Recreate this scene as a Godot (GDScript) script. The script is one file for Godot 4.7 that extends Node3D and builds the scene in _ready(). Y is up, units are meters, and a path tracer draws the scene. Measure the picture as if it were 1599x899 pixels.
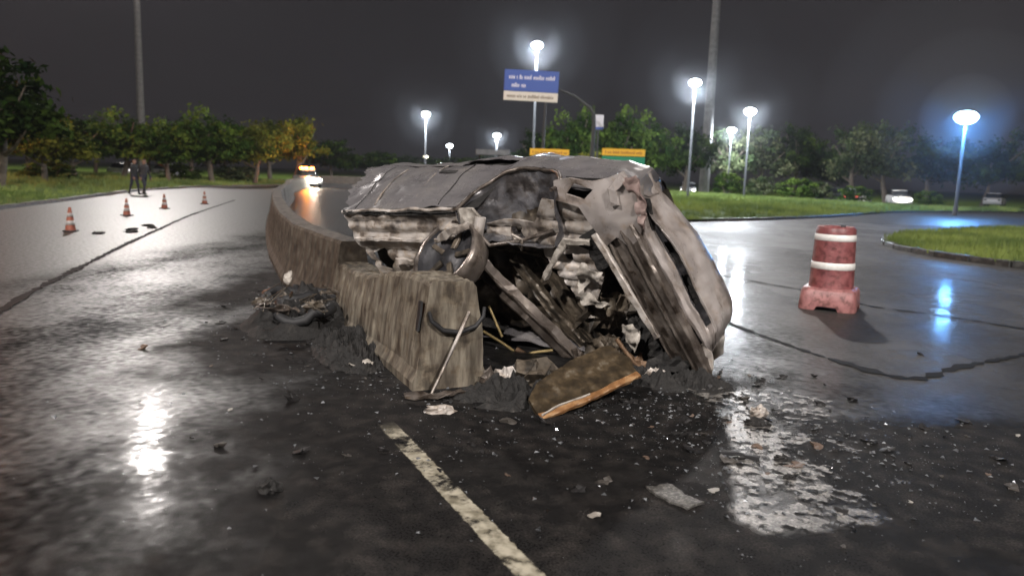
extends Node3D
# A burnt car lying on its side against a concrete barrier, wet avenue at night, tall park masts.

var rng := RandomNumberGenerator.new()
var M := {}
var taken := {}
var dent := FastNoiseLite.new()
var fine := FastNoiseLite.new()

# ---------------------------------------------------------------- naming
func numbered(called: String) -> String:
	if not taken.has(called):
		taken[called] = 0
		return called
	taken[called] += 1
	return "%s_%03d" % [called, taken[called]]

func base(called: String, label: String, category: String, at := Vector3.ZERO, turn := 0.0, group := "") -> Node3D:
	var o := Node3D.new()
	o.name = numbered(called)
	add_child(o, true)
	o.position = at
	o.rotation.y = turn
	tag(o, label, category, group)
	return o

func tag(o: Node3D, label: String, category: String, group := "") -> Node3D:
	o.set_meta("label", label)
	o.set_meta("category", category)
	if group != "":
		o.set_meta("group", group)
	return o

func obj(called: String, mesh: Mesh, m: Material, parent: Node = null) -> MeshInstance3D:
	var o := MeshInstance3D.new()
	o.mesh = mesh
	o.material_override = null
	for i in mesh.get_surface_count():
		o.set_surface_override_material(i, m)
	if parent == null:
		o.name = numbered(called)
		add_child(o, true)
	else:
		o.name = called
		parent.add_child(o, true)
	return o

func struct(called: String, mesh: Mesh, m: Material) -> MeshInstance3D:
	var o := obj(called, mesh, m)
	o.set_meta("kind", "structure")
	return o

func copy(o: Node3D, called: String, label: String, at: Vector3, turn: float, size := Vector3.ONE) -> Node3D:
	var c: Node3D = o.duplicate()
	c.name = numbered(called)
	add_child(c, true)
	c.position = at
	c.rotation.y = turn
	c.scale = size
	c.set_meta("label", label)
	return c

# ---------------------------------------------------------------- mesh helpers
func begin(smooth := true) -> SurfaceTool:
	var st := SurfaceTool.new()
	st.begin(Mesh.PRIMITIVE_TRIANGLES)
	st.set_smooth_group(0 if smooth else -1)
	return st

func done(st: SurfaceTool) -> ArrayMesh:
	st.index()
	st.generate_normals()
	return st.commit()

func tri(st: SurfaceTool, a: Vector3, b: Vector3, c: Vector3) -> void:
	st.add_vertex(a)
	st.add_vertex(b)
	st.add_vertex(c)

func quad(st: SurfaceTool, a: Vector3, b: Vector3, c: Vector3, d: Vector3) -> void:
	tri(st, a, b, c)
	tri(st, a, c, d)

func box(st: SurfaceTool, at: Vector3, size: Vector3, turn := Basis(), ch := 0.0) -> void:
	# a box with chamfered edges (ch), flat shaded by its own smooth group
	st.set_smooth_group(-1)
	var h := size / 2.0
	var k: float = min(ch, min(h.x, min(h.y, h.z)) * 0.9)
	var P := func(v: Vector3) -> Vector3: return at + turn * v
	for ax in 3:
		for s in [-1.0, 1.0]:
			var n := Vector3.ZERO
			n[ax] = s
			var a1 := (ax + 1) % 3
			var a2 := (ax + 2) % 3
			var c := []
			for q in [[-1, -1], [1, -1], [1, 1], [-1, 1]]:
				var v := Vector3.ZERO
				v[ax] = h[ax] * s
				v[a1] = (h[a1] - k) * q[0]
				v[a2] = (h[a2] - k) * q[1]
				c.append(P.call(v))
			if s > 0:
				quad(st, c[3], c[2], c[1], c[0])
			else:
				quad(st, c[0], c[1], c[2], c[3])
	if k > 0.0:
		for ax in 3:
			var a1 := (ax + 1) % 3
			var a2 := (ax + 2) % 3
			for s1 in [-1.0, 1.0]:
				for s2 in [-1.0, 1.0]:
					var c := []
					for e in [-1.0, 1.0]:
						var v := Vector3.ZERO
						v[ax] = (h[ax] - k) * e
						v[a1] = h[a1] * s1
						v[a2] = (h[a2] - k) * s2
						var v2 := Vector3.ZERO
						v2[ax] = (h[ax] - k) * e
						v2[a1] = (h[a1] - k) * s1
						v2[a2] = h[a2] * s2
						c.append(P.call(v))
						c.append(P.call(v2))
					if s1 * s2 > 0:
						quad(st, c[0], c[2], c[3], c[1])
					else:
						quad(st, c[1], c[3], c[2], c[0])
		for sx in [-1.0, 1.0]:
			for sy in [-1.0, 1.0]:
				for sz in [-1.0, 1.0]:
					var a: Vector3 = P.call(Vector3(h.x * sx, (h.y - k) * sy, (h.z - k) * sz))
					var b: Vector3 = P.call(Vector3((h.x - k) * sx, h.y * sy, (h.z - k) * sz))
					var c2: Vector3 = P.call(Vector3((h.x - k) * sx, (h.y - k) * sy, h.z * sz))
					if sx * sy * sz > 0:
						tri(st, a, c2, b)
					else:
						tri(st, a, b, c2)

func tube(st: SurfaceTool, pts: Array, radii: Array, sides := 8, caps := true) -> void:
	st.set_smooth_group(0)
	var rings := []
	var side := Vector3.UP
	for i in pts.size():
		var d: Vector3 = (pts[min(i + 1, pts.size() - 1)] - pts[max(i - 1, 0)])
		d = d.normalized()
		if i == 0:
			side = d.cross(Vector3(0.31, 0.87, 0.22))
			if side.length() < 0.1:
				side = d.cross(Vector3.RIGHT)
		side = (side - d * side.dot(d)).normalized()
		var up := d.cross(side)
		var ring := []
		var r: float = radii[min(i, radii.size() - 1)]
		for k in sides:
			var a := TAU * k / sides
			ring.append(pts[i] + side * cos(a) * r + up * sin(a) * r)
		rings.append(ring)
	for i in pts.size() - 1:
		for k in sides:
			var k2 := (k + 1) % sides
			quad(st, rings[i][k], rings[i + 1][k], rings[i + 1][k2], rings[i][k2])
	if caps:
		for e in [0, pts.size() - 1]:
			st.set_smooth_group(-1)
			for k in range(1, sides - 1):
				if e == 0:
					tri(st, rings[e][0], rings[e][k], rings[e][k + 1])
				else:
					tri(st, rings[e][0], rings[e][k + 1], rings[e][k])
		st.set_smooth_group(0)

func lathe(st: SurfaceTool, prof: Array, sides: int, at := Vector3.ZERO, turn := Basis(), hard := false) -> void:
	# prof: Vector2(radius, height)
	st.set_smooth_group(-1 if hard else 0)
	for i in prof.size() - 1:
		for k in sides:
			var a := TAU * k / sides
			var b := TAU * (k + 1) / sides
			var p: Vector2 = prof[i]
			var q: Vector2 = prof[i + 1]
			var v := [Vector3(cos(a) * p.x, p.y, sin(a) * p.x), Vector3(cos(b) * p.x, p.y, sin(b) * p.x), Vector3(cos(b) * q.x, q.y, sin(b) * q.x), Vector3(cos(a) * q.x, q.y, sin(a) * q.x)]
			for j in 4:
				v[j] = at + turn * v[j]
			if p.x < 1e-5:
				tri(st, v[0], v[2], v[3])
			elif q.x < 1e-5:
				tri(st, v[0], v[1], v[2])
			else:
				quad(st, v[0], v[1], v[2], v[3])

func grid(st: SurfaceTool, f: Callable, nu: int, nv: int, keep = null) -> void:
	var P := []
	for i in nu + 1:
		var row := []
		for j in nv + 1:
			row.append(f.call(float(i) / nu, float(j) / nv))
		P.append(row)
	for i in nu:
		for j in nv:
			if keep != null and not keep.call((i + 0.5) / nu, (j + 0.5) / nv):
				continue
			quad(st, P[i][j], P[i + 1][j], P[i + 1][j + 1], P[i][j + 1])

func resample(poly: PackedVector2Array, step: float, closed := true) -> PackedVector2Array:
	var out := PackedVector2Array()
	var n := poly.size()
	for i in (n if closed else n - 1):
		var a := poly[i]
		var b := poly[(i + 1) % n]
		var k: int = max(1, int(ceil(a.distance_to(b) / step)))
		for j in k:
			out.append(a.lerp(b, float(j) / k))
	if not closed:
		out.append(poly[n - 1])
	return out

func spline(p: PackedVector2Array, per := 6, closed := false) -> PackedVector2Array:
	var out := PackedVector2Array()
	var n := p.size()
	for i in (n if closed else n - 1):
		var a := p[(i - 1 + n) % n] if closed or i > 0 else p[0]
		var d := p[(i + 2) % n] if closed or i + 2 < n else p[n - 1]
		for k in per:
			out.append(p[i].cubic_interpolate(p[(i + 1) % n], a, d, float(k) / per))
	if not closed:
		out.append(p[n - 1])
	return out

# A sheet over a polygon in (x, y), its third coordinate from zf(Vector2) and cut by holes; with a turned-over rim of some thickness.
func sheet(st: SurfaceTool, poly: PackedVector2Array, holes: Array, step: float, zf: Callable, thick := 0.0, map = null) -> void:
	var edge := resample(poly, step)
	var pts := PackedVector2Array(edge)
	var rims := [edge]
	for h in holes:
		var hr := resample(h, step)
		rims.append(hr)
		pts.append_array(hr)
	var lo := poly[0]
	var hi := poly[0]
	for p in poly:
		lo = lo.min(p)
		hi = hi.max(p)
	var r: RandomNumberGenerator = RandomNumberGenerator.new()
	r.seed = hash(poly)
	var y := lo.y
	var row := 0
	while y < hi.y:
		var x := lo.x + (step * 0.5 if row % 2 else 0.0)
		while x < hi.x:
			var p := Vector2(x + r.randf_range(-0.2, 0.2) * step, y + r.randf_range(-0.2, 0.2) * step)
			var ok := Geometry2D.is_point_in_polygon(p, poly)
			for h in holes:
				ok = ok and not Geometry2D.is_point_in_polygon(p, h)
			if ok:
				for rim in rims:
					for e in rim:
						if e.distance_squared_to(p) < step * step * 0.2:
							ok = false
							break
			if ok:
				pts.append(p)
			x += step
		y += step * 0.87
		row += 1
	var pos := []
	for p in pts:
		var z: float = zf.call(p)
		pos.append(map.call(p, z) if map != null else Vector3(p.x, p.y, z))
	var idx := Geometry2D.triangulate_delaunay(pts)
	for i in range(0, idx.size(), 3):
		var c := (pts[idx[i]] + pts[idx[i + 1]] + pts[idx[i + 2]]) / 3.0
		if not Geometry2D.is_point_in_polygon(c, poly):
			continue
		var ok := true
		for h in holes:
			if Geometry2D.is_point_in_polygon(c, h):
				ok = false
		if not ok:
			continue
		var a := pts[idx[i + 1]] - pts[idx[i]]
		var b := pts[idx[i + 2]] - pts[idx[i]]
		if a.cross(b) < 0:
			tri(st, pos[idx[i]], pos[idx[i + 1]], pos[idx[i + 2]])
		else:
			tri(st, pos[idx[i]], pos[idx[i + 2]], pos[idx[i + 1]])
	if thick > 0.0:
		st.set_smooth_group(1)
		for rim in rims:
			for i in rim.size():
				var p: Vector2 = rim[i]
				var q: Vector2 = rim[(i + 1) % rim.size()]
				var zp: float = zf.call(p)
				var zq: float = zf.call(q)
				var v := []
				for t in [[p, zp], [q, zq], [q, zq - thick], [p, zp - thick]]:
					v.append(map.call(t[0], t[1]) if map != null else Vector3(t[0].x, t[0].y, t[1]))
				quad(st, v[0], v[1], v[2], v[3])
		st.set_smooth_group(0)

# a bent, dented bar of rectangular or channel section along points; up gives the direction of its second side
func beam(st: SurfaceTool, pts: Array, wide: float, high: float, up: Vector3, channel := 0.0, rough := 0.008) -> void:
	st.set_smooth_group(-1)
	var path := []
	for i in pts.size() - 1:
		var k: int = max(1, int(ceil((pts[i + 1] - pts[i]).length() / 0.06)))
		for j in k:
			path.append(pts[i].lerp(pts[i + 1], float(j) / k))
	path.append(pts[pts.size() - 1])
	var sec: Array
	var ch := minf(wide, high) * 0.16
	var a := wide / 2
	var b := high / 2
	if channel > 0.0:
		sec = [Vector2(-a, -b), Vector2(a, -b), Vector2(a, b - ch), Vector2(a - ch, b), Vector2(a * 0.62, b), Vector2(a * 0.5, b - channel), Vector2(-a * 0.5, b - channel), Vector2(-a * 0.62, b), Vector2(-a + ch, b), Vector2(-a, b - ch)]
	else:
		sec = [Vector2(-a + ch, -b), Vector2(a - ch, -b), Vector2(a, -b + ch), Vector2(a, b - ch), Vector2(a - ch, b), Vector2(-a + ch, b), Vector2(-a, b - ch), Vector2(-a, -b + ch)]
	var rings := []
	for i in path.size():
		var d: Vector3 = (path[min(i + 1, path.size() - 1)] - path[max(i - 1, 0)]).normalized()
		var n := (up - d * up.dot(d)).normalized()
		var s := d.cross(n)
		var ring := []
		for q in sec:
			var p: Vector3 = path[i] + s * q.x + n * q.y
			ring.append(p + wobble(p * 2.6, rough))
		rings.append(ring)
	var m := sec.size()
	for i in path.size() - 1:
		for k in m:
			quad(st, rings[i][k], rings[i + 1][k], rings[i + 1][(k + 1) % m], rings[i][(k + 1) % m])
	for e in [0, path.size() - 1]:
		for k in range(1, m - 1):
			if e == 0:
				tri(st, rings[e][0], rings[e][k], rings[e][k + 1])
			else:
				tri(st, rings[e][0], rings[e][k + 1], rings[e][k])
	st.set_smooth_group(0)

func wobble(p: Vector3, by: float) -> Vector3:
	return Vector3(dent.get_noise_3dv(p * 3.0), dent.get_noise_3dv(p * 3.0 + Vector3(31, 7, 3)), dent.get_noise_3dv(p * 3.0 + Vector3(5, 57, 19))) * by * 2.0

# an irregular lump: a ball pushed in and out, squashed to size
func lump(st: SurfaceTool, at: Vector3, size: Vector3, seed_at: float, detail := 8, jag := 0.5, hard := true) -> void:
	st.set_smooth_group(-1 if hard else 0)
	var f := func(u: float, v: float) -> Vector3:
		var th := v * PI
		var d := Vector3(sin(th) * cos(u * TAU), cos(th), sin(th) * sin(u * TAU))
		var r := 1.0 + jag * 1.6 * dent.get_noise_3dv(d * 1.6 + Vector3(seed_at * 13.7, seed_at, 3.0)) + jag * 0.5 * fine.get_noise_3dv(d * 3.0 + Vector3(seed_at, 0, 9))
		return at + d * r * size
	# u wraps exactly, since the noise is taken on the sphere
	grid(st, f, detail * 2, detail)
	st.set_smooth_group(0)

# ---------------------------------------------------------------- textures and materials
func ramp_tex(seed_at: int, size: int, freq: float, stops: Array, octaves := 5, kind := FastNoiseLite.TYPE_SIMPLEX_SMOOTH, warp := 0.0) -> ImageTexture:
	# stops: [position, Color in linear values] ...; the picture is stored as sRGB
	var n := FastNoiseLite.new()
	n.seed = seed_at
	n.noise_type = kind
	n.frequency = freq
	n.fractal_octaves = octaves
	n.fractal_gain = 0.58
	if warp > 0.0:
		n.domain_warp_enabled = true
		n.domain_warp_amplitude = warp
		n.domain_warp_frequency = freq * 1.3
	var im := n.get_seamless_image(size, size, false, false, 0.12)
	im.convert(Image.FORMAT_L8)
	var g := im.get_data()
	var lut := PackedByteArray()
	lut.resize(768)
	for i in 256:
		var t := i / 255.0
		var c: Color = stops[stops.size() - 1][1]
		for k in stops.size() - 1:
			if t <= stops[k + 1][0]:
				c = (stops[k][1] as Color).lerp(stops[k + 1][1], clampf((t - stops[k][0]) / maxf(stops[k + 1][0] - stops[k][0], 1e-4), 0, 1))
				break
		c = c.linear_to_srgb()
		lut[i * 3] = int(clampf(c.r, 0, 1) * 255)
		lut[i * 3 + 1] = int(clampf(c.g, 0, 1) * 255)
		lut[i * 3 + 2] = int(clampf(c.b, 0, 1) * 255)
	var out := PackedByteArray()
	out.resize(size * size * 3)
	for i in size * size:
		var v := g[i] * 3
		out[i * 3] = lut[v]
		out[i * 3 + 1] = lut[v + 1]
		out[i * 3 + 2] = lut[v + 2]
	return ImageTexture.create_from_image(Image.create_from_data(size, size, false, Image.FORMAT_RGB8, out))

func grey_tex(seed_at: int, size: int, freq: float, lo: float, hi: float, octaves := 5, kind := FastNoiseLite.TYPE_SIMPLEX_SMOOTH) -> ImageTexture:
	# plain data: value lo..hi
	var n := FastNoiseLite.new()
	n.seed = seed_at
	n.noise_type = kind
	n.frequency = freq
	n.fractal_octaves = octaves
	n.fractal_gain = 0.6
	var im := n.get_seamless_image(size, size, false, false, 0.12)
	im.convert(Image.FORMAT_L8)
	if lo > 0.0 or hi < 1.0:
		var g := im.get_data()
		for i in g.size():
			g[i] = int((lo + (hi - lo) * g[i] / 255.0) * 255)
		im = Image.create_from_data(size, size, false, Image.FORMAT_L8, g)
	return ImageTexture.create_from_image(im)

func lin(r: float, g: float, b: float) -> Color:
	return Color(r, g, b)

func flat_mat(called: String, c: Color, rough: float, metal := 0.0) -> StandardMaterial3D:
	var m := StandardMaterial3D.new()
	m.resource_name = called
	m.albedo_color = c.linear_to_srgb()
	m.roughness = rough
	m.metallic = metal
	return m

func noisy_mat(called: String, tex: Texture2D, scale: float, rough: float, metal := 0.0, bump: Texture2D = null, bump_cm := 0.5, rough_tex: Texture2D = null) -> StandardMaterial3D:
	var m := StandardMaterial3D.new()
	m.resource_name = called
	m.albedo_texture = tex
	m.roughness = rough
	m.metallic = metal
	m.uv1_triplanar = true
	m.uv1_scale = Vector3.ONE * scale
	if bump:
		m.heightmap_enabled = true
		m.heightmap_texture = bump
		m.heightmap_scale = bump_cm
	if rough_tex:
		m.roughness_texture = rough_tex
	return m

func glow_mat(called: String, c: Color, energy: float) -> StandardMaterial3D:
	var m := flat_mat(called, Color(0.6, 0.6, 0.6), 0.4)
	m.emission_enabled = true
	m.emission = c
	m.emission_energy_multiplier = energy
	return m

# a place on the ground in the direction of a bearing (tangent of the angle right of straight ahead), so far ahead
func spot(bearing: float, ahead: float, y := 0.0) -> Vector3:
	return Vector3(bearing * ahead, y, -ahead)


func _ready() -> void:
	rng.seed = 11
	dent.seed = 5
	dent.frequency = 1.0
	dent.fractal_octaves = 3
	fine.seed = 9
	fine.frequency = 1.0
	fine.fractal_octaves = 4
	view_and_air()
	make_materials()
	ground()
	masts_and_lamps()
	greenery()
	signs()
	far_vehicles()
	barrier()
	wreck()
	drum_and_cones()
	people()
	litter()

func make_materials() -> void:
	var grain := grey_tex(3, 1024, 0.17, 0.0, 1.0, 3)
	var rough_road := grey_tex(8, 512, 0.05, 0.27, 0.55, 6)
	var m := StandardMaterial3D.new()
	m.resource_name = "wet_asphalt"
	m.albedo_texture = ramp_tex(21, 1024, 0.16, [[0.0, lin(0.012, 0.012, 0.0125)], [0.5, lin(0.027, 0.0265, 0.026)], [0.72, lin(0.042, 0.04, 0.038)], [0.86, lin(0.08, 0.077, 0.072)], [1.0, lin(0.12, 0.115, 0.11)]], 3)
	m.roughness_texture = rough_road
	m.roughness = 1.0
	m.heightmap_enabled = true
	m.heightmap_texture = grain
	m.heightmap_scale = 0.11
	m.detail_enabled = true
	m.detail_uv_layer = BaseMaterial3D.DETAIL_UV_2
	m.detail_blend_mode = BaseMaterial3D.BLEND_MODE_MUL
	m.detail_albedo = ramp_tex(33, 512, 0.012, [[0.0, lin(0.65, 0.65, 0.65)], [0.45, lin(0.88, 0.88, 0.88)], [0.6, lin(1, 0.98, 0.96)], [1.0, lin(1.0, 0.97, 0.93)]], 7, FastNoiseLite.TYPE_SIMPLEX_SMOOTH, 15.0)
	M.road = m
	var film := flat_mat("water_film", lin(0.01, 0.01, 0.011), 0.12)
	film.heightmap_enabled = true
	film.heightmap_texture = grain
	film.heightmap_scale = 0.065
	M.film = film
	M.speckle = ramp_tex(94, 512, 0.2, [[0.0, lin(0.08, 0.08, 0.08)], [0.4, lin(0.35, 0.35, 0.35)], [0.62, lin(0.7, 0.7, 0.7)], [0.8, lin(1, 1, 1)], [1.0, lin(1, 1, 1)]], 4)
	M.grain = grain
	var bumps := grey_tex(14, 512, 0.02, 0.0, 1.0, 6)
	M.bumps = bumps
	M.grass = noisy_mat("grass_ground", ramp_tex(41, 512, 0.03, [[0.0, lin(0.025, 0.042, 0.008)], [0.5, lin(0.06, 0.1, 0.016)], [1.0, lin(0.11, 0.145, 0.03)]], 6), 0.25, 0.95, 0.0, bumps, 1.0)
	M.grass.metallic_specular = 0.2
	M.blade = flat_mat("grass_blade", lin(0.1, 0.15, 0.03), 0.7)
	M.blade.backlight_enabled = true
	M.blade.backlight = Color(0.25, 0.35, 0.08)
	M.blade.vertex_color_use_as_albedo = true
	M.blade.albedo_color = Color.WHITE
	var conc := ramp_tex(52, 512, 0.012, [[0.0, lin(0.02, 0.014, 0.01)], [0.35, lin(0.045, 0.034, 0.024)], [0.6, lin(0.075, 0.06, 0.044)], [1.0, lin(0.15, 0.13, 0.1)]], 8)
	M.concrete = noisy_mat("stained_concrete", conc, 0.8, 0.85, 0.0, bumps, 0.5)
	M.concrete_pale = noisy_mat("tan_concrete", ramp_tex(55, 512, 0.012, [[0.0, lin(0.025, 0.019, 0.014)], [0.36, lin(0.075, 0.061, 0.045)], [0.56, lin(0.15, 0.131, 0.1)], [1.0, lin(0.3, 0.27, 0.21)]], 5), 0.8, 0.85, 0.0, bumps, 0.5)  # paler, tan concrete for the near barrier segment
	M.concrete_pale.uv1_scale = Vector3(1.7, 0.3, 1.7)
	M.concrete.uv1_scale = Vector3(1.2, 0.8, 1.2)   # stains run down the faces
	M.kerb = noisy_mat("wet_kerb", ramp_tex(53, 256, 0.02, [[0.0, lin(0.02, 0.02, 0.02)], [0.5, lin(0.045, 0.045, 0.043)], [1.0, lin(0.16, 0.155, 0.14)]], 5), 0.7, 0.4, 0.0, bumps, 0.8)
	M.mast = noisy_mat("mast_concrete", ramp_tex(54, 256, 0.02, [[0.0, lin(0.05, 0.047, 0.045)], [1.0, lin(0.13, 0.125, 0.12)]], 5), 0.3, 0.7)
	M.pole = flat_mat("galvanised_pole", lin(0.05, 0.052, 0.055), 0.7, 0.2)
	M.dark_metal = flat_mat("dark_metal", lin(0.04, 0.04, 0.045), 0.5, 0.5)
	M.lamp_white = glow_mat("lamp_glow", Color(0.93, 0.97, 1.0), 40.0)
	M.lamp_blue = glow_mat("lamp_glow_cool", Color(0.72, 0.88, 1.0), 30.0)
	M.mast_glow = glow_mat("mast_floodlight_glow", Color(1.0, 0.96, 0.88), 60.0)
	M.sodium = glow_mat("sodium_lamp_glow", Color(1.0, 0.55, 0.18), 30.0)
	M.lamp_far = glow_mat("small_lamp_glow", Color(1.0, 0.97, 0.86), 9.0)
	M.amber = glow_mat("amber_light_glow", Color(1.0, 0.5, 0.1), 40.0)
	M.red_light = glow_mat("tail_light_glow", Color(1.0, 0.16, 0.05), 4.0)
	M.head_light = glow_mat("head_light_glow", Color(1.0, 0.97, 0.9), 25.0)
	M.bark = noisy_mat("bark", ramp_tex(61, 256, 0.03, [[0.0, lin(0.04, 0.03, 0.022)], [1.0, lin(0.15, 0.12, 0.09)]], 5), 0.6, 0.9)
	var leaf := flat_mat("leaf", Color.WHITE, 0.85)
	leaf.metallic_specular = 0.12
	leaf.vertex_color_use_as_albedo = true
	leaf.backlight_enabled = true
	leaf.backlight = Color(0.5, 0.6, 0.25)
	M.leaf = leaf
	# the burnt metal family
	var soot_rough := grey_tex(71, 512, 0.02, 0.32, 0.95, 6)
	var ash := [[0.0, lin(0.02, 0.018, 0.018)], [0.24, lin(0.08, 0.07, 0.066)], [0.36, lin(0.28, 0.248, 0.215)], [0.6, lin(0.45, 0.42, 0.39)], [0.8, lin(0.54, 0.51, 0.48)], [1.0, lin(0.28, 0.225, 0.165)]]
	M.body = noisy_mat("scorched_body_panel", ramp_tex(72, 512, 0.011, [[0.0, lin(0.11, 0.105, 0.108)], [0.3, lin(0.17, 0.162, 0.168)], [0.6, lin(0.2, 0.19, 0.19)], [0.85, lin(0.235, 0.22, 0.21)], [1.0, lin(0.2, 0.175, 0.155)]], 7, FastNoiseLite.TYPE_SIMPLEX_SMOOTH, 20.0), 0.3, 0.45, 0.35, bumps, 0.12, soot_rough)
	M.pale = noisy_mat("ash_white_metal", ramp_tex(73, 512, 0.012, ash, 8, FastNoiseLite.TYPE_SIMPLEX_SMOOTH, 20.0), 0.45, 0.7, 0.15, bumps, 0.4, soot_rough)
	M.char = noisy_mat("charred_metal", ramp_tex(74, 512, 0.018, [[0.0, lin(0.006, 0.006, 0.006)], [0.36, lin(0.028, 0.024, 0.019)], [0.56, lin(0.085, 0.068, 0.05)], [0.76, lin(0.17, 0.14, 0.105)], [1.0, lin(0.28, 0.245, 0.19)]], 8), 0.5, 0.7, 0.2, bumps, 0.6, soot_rough)
	M.rail = noisy_mat("scorched_rail_metal", ramp_tex(75, 512, 0.014, [[0.0, lin(0.035, 0.029, 0.024)], [0.4, lin(0.075, 0.062, 0.053)], [0.62, lin(0.15, 0.13, 0.114)], [1.0, lin(0.32, 0.285, 0.25)]], 6), 0.5, 0.5, 0.4, bumps, 0.2, soot_rough)
	M.liner = noisy_mat("scorched_wheel_well", ramp_tex(76, 512, 0.01, [[0.0, lin(0.03, 0.03, 0.034)], [0.5, lin(0.11, 0.11, 0.12)], [1.0, lin(0.24, 0.24, 0.25)]], 6), 0.7, 0.5, 0.3, bumps, 0.8, soot_rough)
	M.socket = noisy_mat("crumbled_pinkish_rust", ramp_tex(95, 256, 0.03, [[0.0, lin(0.05, 0.032, 0.028)], [0.5, lin(0.2, 0.14, 0.125)], [1.0, lin(0.42, 0.34, 0.31)]], 6), 1.0, 0.7, 0.1, bumps, 0.8)
	M.rust = noisy_mat("rusty_metal", ramp_tex(77, 512, 0.02, [[0.0, lin(0.03, 0.018, 0.01)], [0.5, lin(0.13, 0.075, 0.04)], [1.0, lin(0.3, 0.2, 0.13)]], 6), 0.9, 0.6, 0.3, bumps, 1.0)
	M.rim = noisy_mat("heat_stained_rim", ramp_tex(78, 512, 0.012, [[0.0, lin(0.06, 0.05, 0.045)], [0.5, lin(0.19, 0.165, 0.15)], [1.0, lin(0.5, 0.45, 0.41)]], 5), 1.0, 0.3, 0.8, bumps, 0.4)
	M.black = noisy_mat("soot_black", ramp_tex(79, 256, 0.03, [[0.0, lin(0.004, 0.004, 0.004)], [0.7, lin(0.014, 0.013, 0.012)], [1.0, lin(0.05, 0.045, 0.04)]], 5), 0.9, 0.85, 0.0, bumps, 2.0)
	var stains := ramp_tex(90, 512, 0.011, [[0.0, lin(0.12, 0.105, 0.1)], [0.27, lin(0.3, 0.26, 0.23)], [0.37, lin(0.78, 0.71, 0.64)], [0.46, lin(1, 0.99, 0.98)], [0.75, lin(1.0, 1.0, 1.0)], [0.86, lin(0.9, 0.78, 0.64)], [1.0, lin(0.6, 0.48, 0.36)]], 8, FastNoiseLite.TYPE_SIMPLEX_SMOOTH, 25.0)
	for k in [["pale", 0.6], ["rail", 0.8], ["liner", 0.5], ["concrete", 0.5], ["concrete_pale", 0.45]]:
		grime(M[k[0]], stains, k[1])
	M.stains = stains
	M.scuffs = ramp_tex(91, 512, 0.02, [[0.0, lin(0.3, 0.28, 0.25)], [0.32, lin(0.55, 0.52, 0.5)], [0.45, lin(0.95, 0.94, 0.93)], [1.0, lin(1, 1, 1)]], 8)
	M.rubber = flat_mat("burnt_rubber", lin(0.014, 0.014, 0.015), 0.65)
	M.sheet_white = noisy_mat("blistered_white_sheet", ramp_tex(80, 256, 0.02, [[0.0, lin(0.1, 0.085, 0.07)], [0.6, lin(0.36, 0.33, 0.29)], [1.0, lin(0.55, 0.53, 0.49)]], 5), 1.5, 0.6, 0.0, bumps, 0.6)
	M.brown_board = noisy_mat("scorched_brown_plastic", ramp_tex(81, 512, 0.02, [[0.0, lin(0.012, 0.009, 0.006)], [0.45, lin(0.035, 0.025, 0.014)], [0.7, lin(0.07, 0.05, 0.028)], [1.0, lin(0.16, 0.14, 0.11)]], 7), 0.7, 0.4, 0.0, bumps, 0.4)
	M.orange_edge = noisy_mat("melted_amber_edge", ramp_tex(82, 256, 0.02, [[0.0, lin(0.09, 0.042, 0.016)], [0.5, lin(0.23, 0.115, 0.048)], [1.0, lin(0.42, 0.27, 0.14)]], 5), 1.4, 0.35, 0.0, bumps, 0.5)
	M.drum = noisy_mat("faded_orange_red_plastic", ramp_tex(83, 512, 0.012, [[0.0, lin(0.13, 0.04, 0.045)], [0.5, lin(0.22, 0.07, 0.072)], [1.0, lin(0.3, 0.115, 0.11)]], 6), 1.0, 0.45, 0.0, bumps, 0.3)
	M.drum_base = noisy_mat("faded_pink_plastic", ramp_tex(84, 512, 0.012, [[0.0, lin(0.18, 0.07, 0.07)], [0.5, lin(0.32, 0.14, 0.135)], [1.0, lin(0.42, 0.2, 0.19)]], 6), 1.0, 0.5, 0.0, bumps, 0.3)
	M.band = noisy_mat("white_reflective_band", ramp_tex(85, 256, 0.02, [[0.0, lin(0.5, 0.48, 0.44)], [0.6, lin(0.74, 0.73, 0.7)], [1.0, lin(0.8, 0.8, 0.78)]], 5), 1.0, 0.4)
	for k in ["drum", "drum_base"]:
		grime(M[k], M.scuffs, 0.9)
	M.cone = noisy_mat("orange_cone_plastic", ramp_tex(92, 256, 0.03, [[0.0, lin(0.1, 0.03, 0.02)], [0.45, lin(0.24, 0.065, 0.035)], [1.0, lin(0.32, 0.1, 0.055)]], 5), 2.0, 0.6)
	M.car_white = flat_mat("white_car_paint", lin(0.4, 0.4, 0.4), 0.35)
	M.car_grey = flat_mat("grey_car_paint", lin(0.25, 0.26, 0.28), 0.3)
	M.car_dark = flat_mat("dark_car_paint", lin(0.04, 0.04, 0.05), 0.3)
	M.glass = flat_mat("dark_car_glass", lin(0.015, 0.017, 0.02), 0.08)
	M.yellow = flat_mat("sign_yellow", lin(0.75, 0.42, 0.02), 0.4)
	M.green = flat_mat("sign_green", lin(0.0, 0.2, 0.1), 0.4)
	M.blue = flat_mat("sign_blue", lin(0.035, 0.09, 0.38), 0.4)
	M.beige = flat_mat("sign_beige", lin(0.72, 0.66, 0.58), 0.4)
	M.sign_white = flat_mat("sign_white_lettering", lin(0.7, 0.7, 0.78), 0.4)
	M.sign_brown = flat_mat("sign_brown_lettering", lin(0.16, 0.1, 0.05), 0.5)
	M.sign_red = flat_mat("sign_rust_lettering", lin(0.35, 0.14, 0.01), 0.5)
	M.cloth = flat_mat("dark_clothing", lin(0.02, 0.02, 0.024), 0.9)
	M.skin = flat_mat("skin", lin(0.2, 0.11, 0.075), 0.6)

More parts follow.
